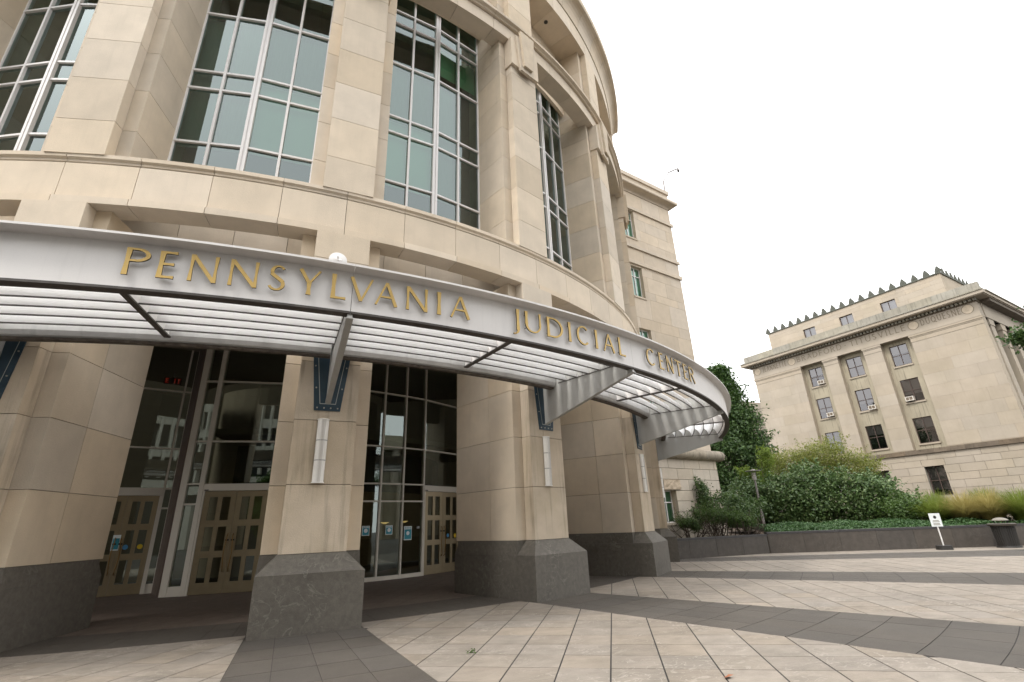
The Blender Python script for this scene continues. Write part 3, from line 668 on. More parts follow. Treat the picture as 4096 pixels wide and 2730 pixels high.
# --- lettering
def glyph(ch, w, h, T, t, flare=.018):
    """list of polygons in a w x h box; T thick stem, t thin stem"""
    S = []
    def st(p, q, a, b=None, fl=flare):
        b = a if b is None else b
        p, q = np.array(p, float), np.array(q, float); d = (q-p)/np.linalg.norm(q-p); n = np.array([-d[1], d[0]]); m = (p+q)/2
        S.append([tuple(p+n*(a/2+fl/2)), tuple(m+n*(a+b)/4*.94), tuple(q+n*(b/2+fl/2)), tuple(q-n*(b/2+fl/2)), tuple(m-n*(a+b)/4*.94), tuple(p-n*(a/2+fl/2))][::-1])
    def hor(x0, x1, y, fl=flare): st((x0, y), (x1, y), t*.9, t, fl*.6)
    def arc(cx, cy, rx, ry, a0, a1, n=18, k0=1., k1=1.):
        o = []; i = []
        for f in np.linspace(0, 1, n):
            a = a0+(a1-a0)*f; th = t+(T-t)*abs(cos(a))**1.5; th *= k0+(k1-k0)*f
            o.append((cx+rx*cos(a), cy+ry*sin(a))); i.append((cx+(rx-th)*cos(a), cy+(ry-th*.95)*sin(a)))
        P = o+i[::-1]
        for j in range(n-1): S.append([P[j], P[j+1], P[2*n-2-j], P[2*n-1-j]])
    V = lambda x: st((x, 0), (x, h), T)
    if ch == 'I': V(w/2)
    elif ch == 'L': V(T/2); hor(T, w, t/2)
    elif ch == 'E': V(T/2); hor(T, w, h-t/2); hor(T, w*.9, h*.52); hor(T, w, t/2)
    elif ch == 'F': V(T/2); hor(T, w, h-t/2); hor(T, w*.9, h*.5)
    elif ch == 'T': V(w/2); hor(0, w, h-t/2)
    elif ch == 'N': st((t/2, 0), (t/2, h), t); st((t*.6, h-.01), (w-t*.6, .01), T, T, 0); st((w-t/2, 0), (w-t/2, h), t)
    elif ch == 'V': st((T*.45, h), (w*.5, .015), T, T, .0); st((w-t*.5, h), (w*.5, .015), t, t, .0)
    elif ch == 'A': st((t*.5, 0), (w*.5, h-.012), t, t, 0); st((w-T*.45, 0), (w*.5, h-.012), T, T, 0); hor(w*.24, w*.74, h*.36, 0)
    elif ch == 'Y': st((w/2, 0), (w/2, h*.5), T); st((T*.45, h), (w*.5, h*.46), T, T, 0); st((w-t*.5, h), (w*.5, h*.46), t, t, 0)
    elif ch == 'P': V(T/2); arc(w*.42, h*.745, w*.58, h*.255, -pi/2, pi/2); hor(T, w*.45, h-t/2, 0); hor(T, w*.45, h*.49+t/2, 0)
    elif ch == 'R': V(T/2); arc(w*.42, h*.75, w*.50, h*.25, -pi/2, pi/2); hor(T, w*.45, h-t/2, 0); hor(T, w*.45, h*.5+t/2, 0); st((w*.45, h*.52), (w-T*.4, 0), T*.8, T, 0)
    elif ch == 'B': V(T/2); arc(w*.42, h*.755, w*.48, h*.245, -pi/2, pi/2); arc(w*.42, h*.26, w*.58, h*.26, -pi/2, pi/2); hor(T, w*.45, h-t/2, 0); hor(T, w*.45, h*.51, 0); hor(T, w*.45, t/2, 0)
    elif ch == 'D': V(T/2); arc(w*.36, h*.5, w*.64, h*.5, -pi/2, pi/2, 22); hor(T, w*.4, h-t/2, 0); hor(T, w*.4, t/2, 0)
    elif ch == 'O': arc(w/2, h/2, w/2, h/2, 0, 2*pi, 32)
    elif ch == 'Q': arc(w/2, h/2, w/2, h/2, 0, 2*pi, 32); st((w*.55, h*.2), (w*1.05, -h*.08), t*1.2, t)
    elif ch == 'C': arc(w*.52, h/2, w*.52, h/2, radians(48), radians(312), 26, 1., 1.)
    elif ch == 'U': st((T/2, h*.38), (T/2, h), T); st((w-t/2, h*.38), (w-t/2, h), t); arc(w/2, h*.38, w/2, h*.38, pi, 2*pi, 18, 1., t/T)
    elif ch == 'J': st((w-T/2, 0), (w-T/2, h), T); arc(w-.118, .002, .118, .10, 0, -pi*.56, 10, 1., .55)
    elif ch == 'S':
        arc(w*.52, h*.745, w*.44, h*.255, radians(35), radians(205), 16, .8, 1.); arc(w*.48, h*.265, w*.48, h*.265, radians(25), radians(-155), 16, 1., .8)
        st((w*.16, h*.66), (w*.84, h*.36), T*1.02, T*1.02, 0)
    return S
def letter(parent, ch, w, h, T, t, mp, front, back, mats, name='letter'):
    mb = MB()
    for i, P in enumerate(glyph(ch, w, h, T, t)):
        e = front+.0009*(i % 7)
        n = len(P); mb.cur = 0; mb.add([(x, e, y) for x, y in P], [tuple(range(n))], mp)
        mb.cur = 1; mb.add([(x, e, y) for x, y in P]+[(x, back, y) for x, y in P], [(i2, (i2+1) % n, n+(i2+1) % n, n+i2) for i2 in range(n)], mp)
    return mb.build(name, mats, parent)
SIGN = [('P', -.1172, -.1034), ('E', -.098, -.0883), ('N', -.080, -.0639), ('N', -.0561, -.039), ('S', -.0322, -.0205), ('Y', -.0128, .0025), ('L', .0103, .0206), ('V', .023, .0402), ('A', .0418, .0592), ('N', .0664, .083), ('I', .0919, .0943), ('A', .103, .1206),
        ('J', .163, .1695), ('U', .1762, .1935), ('D', .2011, .2201), ('I', .2277, .230), ('C', .2382, .2556), ('I', .2644, .2668), ('A', .2756, .2933), ('L', .3008, .311),
        ('C', .3514, .3697), ('E', .3789, .388), ('N', .397, .4117), ('T', .4185, .436), ('E', .4425, .452), ('R', .4605, .477)]
pin = MB().tube([(0, .0, 0), (0, .06, 0)], .007, 6).mesh('letter_pin', LETSIDE)
for ch, a0, a1 in SIGN:
    mp = lambda x, y, z, a0=a0: pol(21.80+y, a0+x/21.86, 5.146+z)
    lt = letter(can, ch, (a1-a0)*21.86, .436, .056, .036, mp, .072, .046, [GOLD, LETSIDE])
    for dz in ((.08, .36) if ch in 'PENLIDRU' else ()):
        am = a0+((a1-a0)/2 if ch == 'I' else .02/21.86)
        q = inst('letter_pin', pin, lt); q.location = pol(21.80, am, 5.146+dz); q.rotation_euler.z = am+pi

# --- wall lamps on the piers, disc lights above the canopy
WHICH = {-2: 'the pier cut off by the left edge', -1: 'the leftmost pier', 0: 'the nearest pier', 1: 'the second pier, right of the glass doors', 2: 'the third pier along the curve', 3: 'the fourth and farthest pier'}
def halfround(r, z0, z1, y, n=12):
    P = [(-.045+r*cos(a), y-r*.9*sin(a)) for a in np.linspace(0, pi, n)]
    return MB().prism(P, z0, z1)
for k in (-1, 0, 1, 2, 3):
    s = empty('wall_lamp', (0, 0, 0), thk(k)); tag(s, 'tall white half-round wall lamp on '+WHICH[k], 'wall lamp', 'wall lamps on the piers')
    halfround(.108, 2.555, 3.775, -18.872).build('shade', OPAL, s, False)
    for z in (2.972, 3.364): halfround(.113, z-.010, z+.010, -18.871).build('band', STEEL, s)
    halfround(.122, 3.776, 3.795, -18.87).build('cap', OPAL, s); halfround(.122, 2.535, 2.554, -18.87).build('foot', OPAL, s)
    for x in (-.075, -.045, -.015):
        MB().box((x-.003, -18.98+.0, 2.556), (x+.003, -18.96, 3.774)).build('fin', WHITEP, s)
for k, t, z in ((-1, .179, 7.35), (0, -.1, 7.42), (1, -.2, 7.38)):
    d = empty('disc_light', (0, 0, 0), thk(k)); tag(d, 'round white disc uplight above the canopy on '+WHICH[k], 'disc light', 'disc lights above the canopy')
    dm = MB(); n = 28; dm.add([(t, -19.075, z)]+[(t+.2*cos(a), -19.03, z+.2*sin(a)) for a in np.linspace(0, 2*pi, n, endpoint=False)]+[(t+.2*cos(a), -19.01, z+.2*sin(a)) for a in np.linspace(0, 2*pi, n, endpoint=False)],
           [(0, 1+i, 1+(i+1) % n) for i in range(n)]+[(1+i, 1+n+i, 1+n+(i+1) % n, 1+(i+1) % n) for i in range(n)]+[tuple(range(n+1, 2*n+1))])
    dm.build('disc', WHITEP, d, False)
    MB().tube([(t, -19.01, z), (t, -18.86, z)], .03, 8).tube([(t+.005, -19.08, z-.005), (t+.07, -19.2, z-.09)], .016, 8).tube([(t+.005, -19.07, z+.01), (t-.02, -19.12, z+.06)], .022, 8).build('bracket', WHITEP, d)

# --- notices on the glass
def notice(t0, t1, z0, z1, label, style):
    mpn, ln = flat(g(t0, 10.83), g(t1, 10.83)); h = z1-z0
    e = MB().box((0, -.004, z0), (ln, .0, z1), mpn).build('notice', PAPER if style else DARKM); tag(e, label, 'notice', 'notices on the entrance glass')
    if style:
        MB().box((.02, -.006, z0+.07*h), (ln-.02, -.0045, z1-.22*h), mpn).build('panel', TEAL, e)
        c = [(ln/2+.07*cos(a), -.0075, z0+.5*h+.07*sin(a)) for a in np.linspace(0, 2*pi, 16, endpoint=False)]
        MB().add(c, [tuple(range(16))], mpn).build('emblem', PAPER, e)
        W_ = ln*.8/6
        for i, ch in enumerate('NOTICE'):
            letter(e, ch, W_*.75, .10*h, .012, .008, (lambda x, y, z, i=i: mpn(ln*.1+i*W_+x, -.0062-y*.2, z1-.17*h+z)), .003, .001, [TEAL, TEAL])
    else:
        for i in range(4): MB().box((.02, -.006, z0+h*(.15+.2*i)), (ln-.02, -.0045, z0+h*(.22+.2*i)), mpn).build('text_line', PAPER, e)
notice(.2224, .2476, 1.475, 1.80, 'blue and white notice on the leftmost glass column beside the nearest pier', 1)
notice(.304, .3293, 1.478, 1.79, 'blue and white notice on the middle glass column left of the bronze doors', 1)
notice(.3743, .4058, 1.26, 1.74, 'tall blue and white notice on the glass column next to the bronze doors', 1)
notice(.424, .439, 1.633, 1.74, 'small black notice on the glass just left of the bronze doors', 0)
pA = A1+u1*.27*dw*1.55; mpd, _ = flat(pA, pA+u1*.3)
e = MB().box((0, -.04, 1.33), (.20, -.036, 1.80), mpd).build('notice', PAPER); tag(e, 'blue notice stuck on the left pair of bronze doors', 'notice', 'notices on the entrance glass')
MB().box((.015, -.043, 1.37), (.185, -.0405, 1.70), mpd).build('panel', TEAL, e)
xs_ = empty('exit_sign', (-5.15, -5.6, 7.85)); xs_.rotation_euler.z = .19; tag(xs_, 'dim red lit exit sign hanging inside behind the left glass screen', 'exit sign')
MB().box((-.3, .0, -.12), (.3, .05, .16)).build('case', DARKM, xs_)
for i, ch in enumerate('EXIT'): letter(xs_, ch, .1, .19, .026, .022, (lambda x, y, z, i=i: (-.25+i*.135+x, -.002-y, -.08+z)), .006, .001, [EXITM, EXITM])
MB().box((-.01, .01, .16), (.01, .04, .42)).build('hanger', DARKM, xs_)

# ================================================================== WING (right of the rotunda)
wing = tag(empty('wing_building', (*(ef*11.2+er*16), 0)), 'flat limestone wing with narrow windows and a roof cornice, right of the rotunda', 'building')
wing.location = (0, 0, 0)
WD, WS0, WS1 = 11.2, 8.0, 20.75
def wm(x, y, z): return (*(ef*(WD-y)+er*x), z)      # x along the front, y into the wall
WINS = [(15.9, 16.9, 18.55, 20.68), (15.95, 16.93, 14.33, 16.44), (15.95, 16.93, 10.1, 12.24), (15.95, 16.93, 5.9, 8.0)]
GW = (15.9, 16.92, 1.46, 3.05)
allw = WINS+[GW]
xs = sorted({WS0, WS1-.03}|{w[0] for w in allw}|{w[1] for w in allw}); zs = sorted({0., 22.2}|{w[2] for w in allw}|{w[3] for w in allw})
body = MB().grid(xs, zs, lambda i, j: any(w[0] <= xs[i] < w[1]-.001 and w[2] <= zs[j] < w[3]-.001 and xs[i+1] <= w[1]+.001 for w in allw), .04, .45, wm)
body.box((WS1-.5, .46, 0), (WS1-.03, 16, 22.2), wm); body.box((WS0, .9, 0), (WS1-.51, 1.0, 22.2), wm)
wb = body.build('wall', WINGST, wing)
def wpanel(x0, x1, z0, z1, y0, y1, m, name, gap=.005):
    """stone panels cut around the openings"""
    cuts = [(x0, x1)]
    for w in allw:
        if w[2] < z1-.01 and w[3] > z0+.01:
            if w[2] > z0+.05 and w[2] < z1-.05 or w[3] > z0+.05 and w[3] < z1-.05: pass
            cuts = [c for a, b in cuts for c in ((a, min(b, w[0])), (max(a, w[1]), b)) if c[1]-c[0] > .04]
    for a, b in cuts: MB().box((a+gap, y0, z0+gap), (b-gap, y1, z1-gap), wm).build(name, m, wb)
BELTS = [(20.74, 20.97), (17.74, 17.95), (16.57, 16.83), (5.95, 6.15)]
zl = [5.30, 5.9, 6.9, 8.0, 9.05, 10.1, 11.18, 12.24, 12.93, 14.33, 14.85, 15.9, 16.44, 17.7, 18.55, 19.35, 20.2, 20.68, 22.12]
for n, (z0, z1) in enumerate(zip(zl[:-1], zl[1:])):
    x = WS0+(.6 if n % 2 else 0)-1.2
    while x < WS1:
        a, b = max(x, WS0), min(x+(1.75 if n % 3 else 2.1), WS1); x = x+(1.75 if n % 3 else 2.1)
        if b-a > .05: wpanel(a, b, z0, z1, 0, .041, WINGST, 'stone_panel')
# return wall on the east end
for n, (z0, z1) in enumerate(zip(zl[:-1], zl[1:])):
    for s in range(6): MB().box((WS1-.029, .05+s*2.6+.005, z0+.005), (WS1+.006, .05+(s+1)*2.6-.005, z1-.005), wm).build('stone_panel', WINGST, wb)
for z0, z1 in BELTS[:3]: MB().box((WS0, -.10, z0), (WS1+.10, -.001, z1), wm).build('belt_course', WINGST, wing)
# rusticated base
rz = [.3, .92, 1.46, 1.99, 2.52, 3.05, 3.62, 4.20, 4.70]
offs = [.0, .5, .15, .8, .3, .6, .1, .7]
for n, (z0, z1) in enumerate(zip(rz[:-1], rz[1:])):
    x = WS0-offs[n]
    while x < WS1+.08:
        L_ = (1.32, 1.5, 1.2)[int(x*7+n) % 3]; a, b = max(x, WS0), min(x+L_, WS1+.08); x += L_
        if b-a > .05: wpanel(a, b, z0, z1, -.12, .041, WINGBASE, 'rusticated_block', .011)
    for s in range(6): MB().box((WS1, .05+s*2.4+.01, z0+.01), (WS1+.09, .05+(s+1)*2.4-.01, z1-.01), wm).build('rusticated_block', WINGBASE, wb)
rl = MB()
vz = [(x, -.17-.05*random.random(), z) for z in np.linspace(3.10, 3.60, 5) for x in np.linspace(15.95, 17.30, 9)]
rl.add(vz, [(j*9+i, j*9+i+1, (j+1)*9+i+1, (j+1)*9+i) for j in range(4) for i in range(8)], wm).box((15.95, -.165, 3.10), (17.30, -.121, 3.60), wm)
rl.build('rough_lintel', ROUGH, wing)
MB().box((15.75, -.18, 1.34), (17.1, -.121, 1.455), wm).build('sill', WINGBASE, wing)
# half-round torus moulding over the base
nroll = 16
for s in range(8):
    x0 = WS0+s*(WS1+.5-WS0)/8; x1 = WS0+(s+1)*(WS1+.5-WS0)/8
    P = [(-.13+.34*-sin(a)*1.0+.0, 4.98+.295*cos(a)) for a in np.linspace(0, pi, nroll)]+[(.03, 4.685), (.03, 5.275)]
    n = len(P); mbr = MB().add([(x0+.006, y, z) for y, z in P]+[(x1-.006, y, z) for y, z in P], [tuple(range(n)), tuple(range(2*n-1, n-1, -1))]+[(i, n+i, n+(i+1) % n, (i+1) % n) for i in range(n)], wm)
    if s == 7:   # rounded end
        mbr.add([(x1-.006+.3*sin(a)*sin(b), -.13+.0-.34*abs(sin(b))*cos(a), 4.98+.295*cos(b)) for a in np.linspace(0, pi/2, 7) for b in np.linspace(0, pi, 9)], [(i*9+j, i*9+j+1, (i+1)*9+j+1, (i+1)*9+j) for i in range(6) for j in range(8)], wm)
    mbr.build('torus_moulding', WEATHER, wing, False)
# windows
for (x0, x1, z0, z1) in allw:
    gm = GREENG if z0 < 2 else GLASS
    f = MB().grid([x0, x0+.05, (x0+x1)/2-.025, (x0+x1)/2+.025, x1-.05, x1], [z0, z0+.05, z1-.62, z1-.57, z1-.05, z1] if z0 > 2 else [z0, z0+.05, 2.44, 2.49, z1-.05, z1], lambda i, j: i in (1, 3) and j in (1, 3), .22, .30, wm).build('window', MULL, wing)
    for a, b in ((x0+.04, (x0+x1)/2-.02), ((x0+x1)/2+.02, x1-.04)): MB().add([(a, .26, z0+.04), (b, .26, z0+.04), (b, .262, z1-.04), (a, .262, z1-.04)], [(0, 1, 2, 3)], wm).build('pane', gm, f)
    MB().box((x0+.01, .31, z0+.01), (x1-.01, .32, z1-.01), wm).build('blind_backing', BLIND if z0 > 2 else BLINDG, f)  # pale sheet added close behind the upper panes, lightening them like reflected sky
    if z0 > 2: MB().box((x0-.05, -.05, z0-.11), (x1+.05, .25, z0-.002), wm).build('sill', WINGST, f)
# cornice and parapet
cz_ = [(0.0, 22.2)]+[(-.42*(1-cos(a)), 22.21+.24*sin(a)) for a in np.linspace(.25, 1.57, 7)]
P = [(.3, 22.2)]+cz_+[(-.46, 22.455), (-.50, 22.50), (-.50, 22.66), (-.44, 22.70), (.3, 22.70)]
n = len(P); WS2 = WS1
for s in range(5):
    x0 = WS0+s*(WS2-WS0)/5; x1 = WS0+(s+1)*(WS2-WS0)/5; ex = .0
    V = [(x0+.004, y, z) for y, z in P]+[(x1-.004 if s < 4 else x1-(y if y < 0 else 0), y, z) for y, z in P]
    MB().add(V, [tuple(range(n)), tuple(range(2*n-1, n-1, -1))]+[(i, n+i, n+(i+1) % n, (i+1) % n) for i in range(n)], wm).build('cornice_stone', WINGST, wing)
# cornice on the east return
V = [(WS2-(y if y < 0 else y*0), y, z) for y, z in P]+[(WS2-(y if y < 0 else 0), 15, z) for y, z in P]
MB().add(V, [tuple(range(n)), tuple(range(2*n-1, n-1, -1))]+[(i, n+i, n+(i+1) % n, (i+1) % n) for i in range(n)], wm).build('cornice_return', WINGST, wing)
MB().box((WS0, -.18, 22.702), (WS1+.18, .5, 22.98), wm).build('parapet_step', WEATHER, wing); MB().box((WS0, -.06, 22.982), (WS1+.06, .5, 23.42), wm).build('parapet', WINGST, wing); MB().box((WS0, -.16, 23.422), (WS1+.16, 14, 23.72), wm).build('parapet_cap', WINGST, wing)
# camera on the roof
cc = empty('roof_camera', (0, 0, 0)); tag(cc, 'small dome security camera on a bent arm at the wing roof corner', 'security camera')
MB().tube([wm(20.75, -.02, 23.70), wm(20.75, -.02, 24.7), wm(21.25, -.25, 25.55), wm(22.1, -.5, 26.1)], .055, 8).build('arm', LAMPM, cc)
cx_, cy_, cz2 = wm(22.12, -.5, 25.95); MB().cyl((cx_, cy_), .1, cz2-.05, cz2+.13, 12, .06).build('housing', LAMPM, cc); MB().cyl((cx_, cy_), .05, cz2-.17, cz2-.052, 12, .1).build('dome', DARKM, cc)
MB().box((20.65, -.1, 23.721), (20.85, .08, 23.82), wm).build('foot', WHITEP, cc)

# ================================================================== PLANTER
C0, C1, C2 = np.array([14.9, -11.02]), np.array([20.52, -11.70]), np.array([36.6, -21.35])
pw = tag(empty('planter_wall', (*C1, 0)), 'low dark granite planter wall with coping along the plaza', 'planter'); pw.location = (0, 0, 0)
def lowwall(A, B, h, seg):
    mpw, ln = flat(A, B); n = max(1, round(ln/seg)); d = ln/n
    MB().box((0, .025, 0), (ln, .30, h-.09), mpw).build('wall_core', MORTAR, pw)
    for i in range(n):
        MB().box((i*d+.005, 0, .0), ((i+1)*d-.005, .024, h-.095), mpw).build('granite_panel', PLANTW, pw)
        MB().box((i*d+.003, -.012, h-.09), ((i+1)*d-.003, .42, h), mpw).build('coping_stone', PLANTC, pw)
lowwall(C0, C1-np.array([.02, 0]), .82, 1.45)
st_ = np.array([.26, -.42]); lowwall(C1+st_*.0+np.array([-.0, -.02]), C2, .90, 1.62)
mpw, _ = flat(C1, C2); MB().box((0, .302, 0), (.25, 1.0, .81), mpw).build('wall_end', PLANTW, pw)
bed = MB(); bn = np.array([.559, .829])
bp = [C0+np.array([.1, .35]), C1+np.array([.3, .35]), C2+bn*.4, C2+bn*9, np.array([46., 0.]), np.array([40., 14.]), np.array([22., -3.]), np.array([15.6, -8.6])]
bed.add([(x, y, .70) for x, y in bp]+[(x, y, -.1) for x, y in bp], [tuple(range(8))]+[(i, (i+1) % 8, 8+(i+1) % 8, 8+i) for i in range(8)])
tag(bed.build('planting_bed', SOIL), kind='structure')
mo = MB(); nx = 26
M_ = [[(C1+(C2-C1)*(i/nx)+bn*d) for d in (.45, 1.6, 3.2, 5.5, 9)] for i in range(nx+1)]
mo.add([(*p, z) for row in M_ for p, z in zip(row, (.72, .86, .95, .98, .98))], [(i*5+j, (i+1)*5+j, (i+1)*5+j+1, i*5+j+1) for i in range(nx) for j in range(4)])
tag(mo.build('planting_soil', SOIL, None, True), kind='structure')
# darker paving strip at the foot of the planter: cast from the same dark pavers
stp = MB(); mpw, lnw = flat(C1, C2)
# ------------------------------------------------------------------ street furniture
# sign on a weighted base
sg = empty('sign_stand', (25.8, -16.0, 0)); sg.rotation_euler.z = radians(-58); tag(sg, 'small white notice sign on a pole with a black weighted base before the planter', 'sign')
MB().cyl((0, 0), .30, 0, .17, 20, .28).build('base', DARKM, sg)
MB().tube([(0, 0, .16), (0, 0, 1.42)], .028, 10).build('pole', WHITEP, sg)
sp_ = MB().box((-.19, -.05, .92), (.19, -.032, 1.46)).build('panel', PAPER, sg)
MB().add([(.055*cos(a), -.0515, 1.30+.065*sin(a)) for a in np.linspace(0, 2*pi, 10, endpoint=False)], [tuple(range(10))]).build('emblem', DARKM, sp_)
for z, wd in ((1.16, .1), (1.11, .12), (1.04, .11), (.99, .12)): MB().box((-wd, -.0525, z-.012), (wd, -.0505, z+.012)).build('text_line', INCISE, sp_)
# litter bin
bn_ = empty('litter_bin', (28.15, -17.2, 0)); bn_.rotation_euler.z = radians(10); tag(bn_, 'black round litter bin with a domed top against the planter wall', 'bin')
n = 30
for i in range(n):
    a = 2*pi*i/n; MB().box((-.026, -.012, .06), (.026, .012, .86), lambda x, y, z, a=a: ((.34+.05*z+y)*cos(a)-x*sin(a), (.34+.05*z+y)*sin(a)+x*cos(a), z)).build('slat', DARKM, bn_)
MB().cyl((0, 0), .30, .05, .85, 20, .34).build('liner', DARKM, bn_); MB().cyl((0, 0), .42, 0, .07, 24, .40).build('base_ring', DARKM, bn_)
MB().cyl((0, 0), .47, .86, .93, 28, .49).cyl((0, 0), .49, .931, .96, 28, .44).build('rim', mat('bin_rim', (.055, .045, .035), .5), bn_)
for a in np.linspace(0, 2*pi, 8, endpoint=False): MB().tube([(.22*cos(a), .22*sin(a), .955), (.24*cos(a), .24*sin(a), 1.08)], .014, 6).build('post', DARKM, bn_)
dm = MB(); pr = [(.0, 1.19), (.12, 1.18), (.22, 1.14), (.28, 1.085), (.28, 1.07), (0, 1.07)]
dm.lathe(pr, 0, 2*pi, 24, False).build('lid', mat('bin_lid', (.20, .18, .15), .5), bn_, False)
# lamp post
lp = empty('garden_lamp', (25.82, -7.07, .9)); tag(lp, 'slim grey lamp post with a flat disc hood in front of the dark shrubs', 'lamp post')
MB().cyl((0, 0), .085, -.2, .9, 14, .08).build('lower_post', LAMPM, lp); MB().cyl((0, 0), .062, .9, 2.82, 14, .05).build('post', LAMPM, lp)
MB().cyl((0, 0), .10, 2.78, 3.02, 16, .13).build('lantern_base', mat('lamp_body', (.38, .36, .34), .4), lp)
MB().cyl((0, 0), .09, 3.02, 3.22, 16, .11).build('lens', OPAL, lp)
for z in (3.08, 3.14, 3.20): MB().cyl((0, 0), .135, z, z+.015, 16).build('ring', LAMPM, lp)
for a in np.linspace(0, 2*pi, 4, endpoint=False): MB().tube([(.13*cos(a), .13*sin(a), 3.0), (.16*cos(a), .16*sin(a), 3.32)], .012, 6).build('strut', LAMPM, lp)
MB().cyl((0, 0), .46, 3.31, 3.335, 28, .44).cyl((0, 0), .16, 3.336, 3.42, 20, .1).build('hood', LAMPM, lp)

# ================================================================== PLANTS
def unit(v): return v/(np.linalg.norm(v, axis=-1, keepdims=True)+1e-9)
def blobs(c, rad, n, lift=0.):
    """clump centres filling an ellipsoid, more at its skin"""
    d = unit(rng.normal(size=(n, 3))); f = rng.uniform(.25, 1, (n, 1))**.45
    return np.array(c)+d*f*np.array(rad), d
def shrub(name, label, cat, base, lobes, leaf, per, m, stems=7, group=None, berries=0, clump=.28, aspect=.55, nclump=90, upright=.3):
    o = empty(name, base); tag(o, label, cat, group); base = np.array(base)
    PP, NN = [], []
    for c, rad, sh in lobes:
        cc, d = blobs(np.array(c), rad, max(6, int(nclump*sh)))
        P = np.repeat(cc, per, 0)+rng.normal(size=(len(cc)*per, 3))*clump*np.array([1, 1, .75]); D = np.repeat(d, per, 0)
        PP.append(P); NN.append(unit(D*.5+rng.normal(size=P.shape)*.55+np.array([0, 0, upright])))
    P = np.concatenate(PP); N = np.concatenate(NN)
    if len(lobes) > 1:      # ragged shoots breaking the outline
        cen = P.mean(0); ext = P.std(0)+1e-6; rr = (((P-cen)/ext)**2).sum(1); outer = np.where((rr > np.quantile(rr, .90)) & (P[:, 2] > cen[2]-.2))[0]
        q = rng.choice(outer, 46); d = unit(unit(P[q]-cen)*.6+np.array([0, 0, .8])+rng.normal(size=(46, 3))*.25)
        t = np.tile(np.linspace(0, 1, 14), 46)[:, None]; ln = np.repeat(rng.uniform(.15, .5, 46), 14)[:, None]
        SP = np.repeat(P[q], 14, 0)+np.repeat(d, 14, 0)*t*ln+rng.normal(size=(46*14, 3))*.035
        P = np.concatenate([P, SP]); N = np.concatenate([N, unit(rng.normal(size=SP.shape)+np.array([0, 0, .4]))])
    k = P[:, 2] > -.05
    P, N = P[k], N[k]
    quad_cloud('foliage', P, N, leaf*rng.uniform(.55, 1.25, len(P)), m, o, aspect)
    if berries:
        q = rng.choice(len(P), berries); out = unit(P[q]-np.mean(P, 0)); k2 = out[:, 2] > -.1
        B = P[q][k2]+out[k2]*.12; B = np.repeat(B, 5, 0)+rng.normal(size=(len(B)*5, 3))*.045
        quad_cloud('berries', B, unit(rng.normal(size=B.shape)+np.array([0, 0, 1.2])), .055, LF_BERRY, o, .9)
    mb = MB()
    allc = np.concatenate([np.array(c)[None] for c, _, _ in lobes])
    for i in range(stems):
        t = allc[i % len(allc)]+rng.normal(size=3)*np.array([.5, .5, .3]); b0 = np.array([t[0]*.35+rng.normal()*.12, t[1]*.35+rng.normal()*.12, -.15])
        mid = (b0+t)/2+rng.normal(size=3)*.1; mb.tube([b0, mid, t], .03, 5, .008)
        for j in range(3): e = t+rng.normal(size=3)*.35; mb.tube([mid, (mid+e)/2+rng.normal(size=3)*.08, e], .014, 4, .004)
    mb.build('stems', BARK, o); return o
# dark viburnum mass
HG = 'dark shrubs of the planter hedge'
def L(x, y, z, b): return (x-b[0], y-b[1], z-b[2])
b = (27.2, -5.0, .9); shrub('viburnum_shrub', 'dark leafy shrub behind the lamp post, left end of the hedge', 'shrub', b, [(L(26.2, -3.7, 2.0, b), (1.1, 1.1, 1.1), .8), (L(27.4, -5.0, 2.3, b), (1.3, 1.3, 1.5), 1.2), (L(28.4, -4.2, 2.5, b), (1.4, 1.3, 1.5), 1.)], .17, 70, LF_DARK, 9, HG, 90, .26)
b = (29.3, -7.3, .9); shrub('viburnum_shrub', 'largest dark shrub with pale berry clusters, middle of the hedge', 'shrub', b, [(L(28.6, -6.4, 2.4, b), (1.4, 1.3, 1.7), 1.2), (L(29.6, -7.7, 2.6, b), (1.5, 1.4, 1.9), 1.4), (L(30.4, -6.8, 3.0, b), (1.4, 1.4, 1.6), 1.)], .17, 75, LF_DARK, 10, HG, 170, .26)
b = (31.2, -10.0, .9); shrub('viburnum_shrub', 'dark shrub with pale berries, right end of the hedge by the grasses', 'shrub', b, [(L(30.7, -9.3, 2.4, b), (1.4, 1.3, 1.7), 1.1), (L(31.5, -10.4, 2.3, b), (1.3, 1.2, 1.5), 1.1), (L(31.9, -11.4, 1.6, b), (.9, .9, .9), .7)], .17, 75, LF_DARK, 9, HG, 130, .26)
b = (20.9, -8.5, .7); shrub('viburnum_shrub', 'sparse dark shrub with one tall upright shoot near the wing wall', 'shrub', b, [(L(21.1, -8.9, 2.1, b), (.9, .8, .7), .9), (L(20.45, -8.2, 2.6, b), (.16, .16, 1.0), .45), (L(20.0, -7.8, 1.9, b), (.5, .5, .4), .3), (L(22.0, -9.3, 2.0, b), (.8, .8, .7), .7)], .12, 46, LF_DARK, 12, HG, 14, .17)
b = (32.8, -6.4, .9); shrub('yellow_green_tree', 'small yellow green tree rising above the dark hedge', 'tree', b, [(L(31.6, -5.2, 4.9, b), (1.3, 1.2, .95), 1.), (L(33.0, -6.8, 5.2, b), (1.5, 1.4, 1.05), 1.2), (L(34.0, -8.2, 4.5, b), (1.2, 1.1, .9), .8), (L(32.8, -6.4, 4.2, b), (1.8, 1.6, .7), .9)], .11, 75, LF_YEL, 10, None, 60, .30)
b = (29.0, -4.6, .9); shrub('lime_sapling', 'thin lime green sapling poking above the hedge left of the yellow tree', 'sapling', b, [(L(29.3, -5.2, 5.0, b), (.32, .32, .85), .5), (L(28.4, -4.2, 4.2, b), (.26, .26, .75), .4), (L(28.9, -4.7, 4.0, b), (.5, .5, .5), .35)], .13, 34, LF_LIME, 5, None, 0, .14)
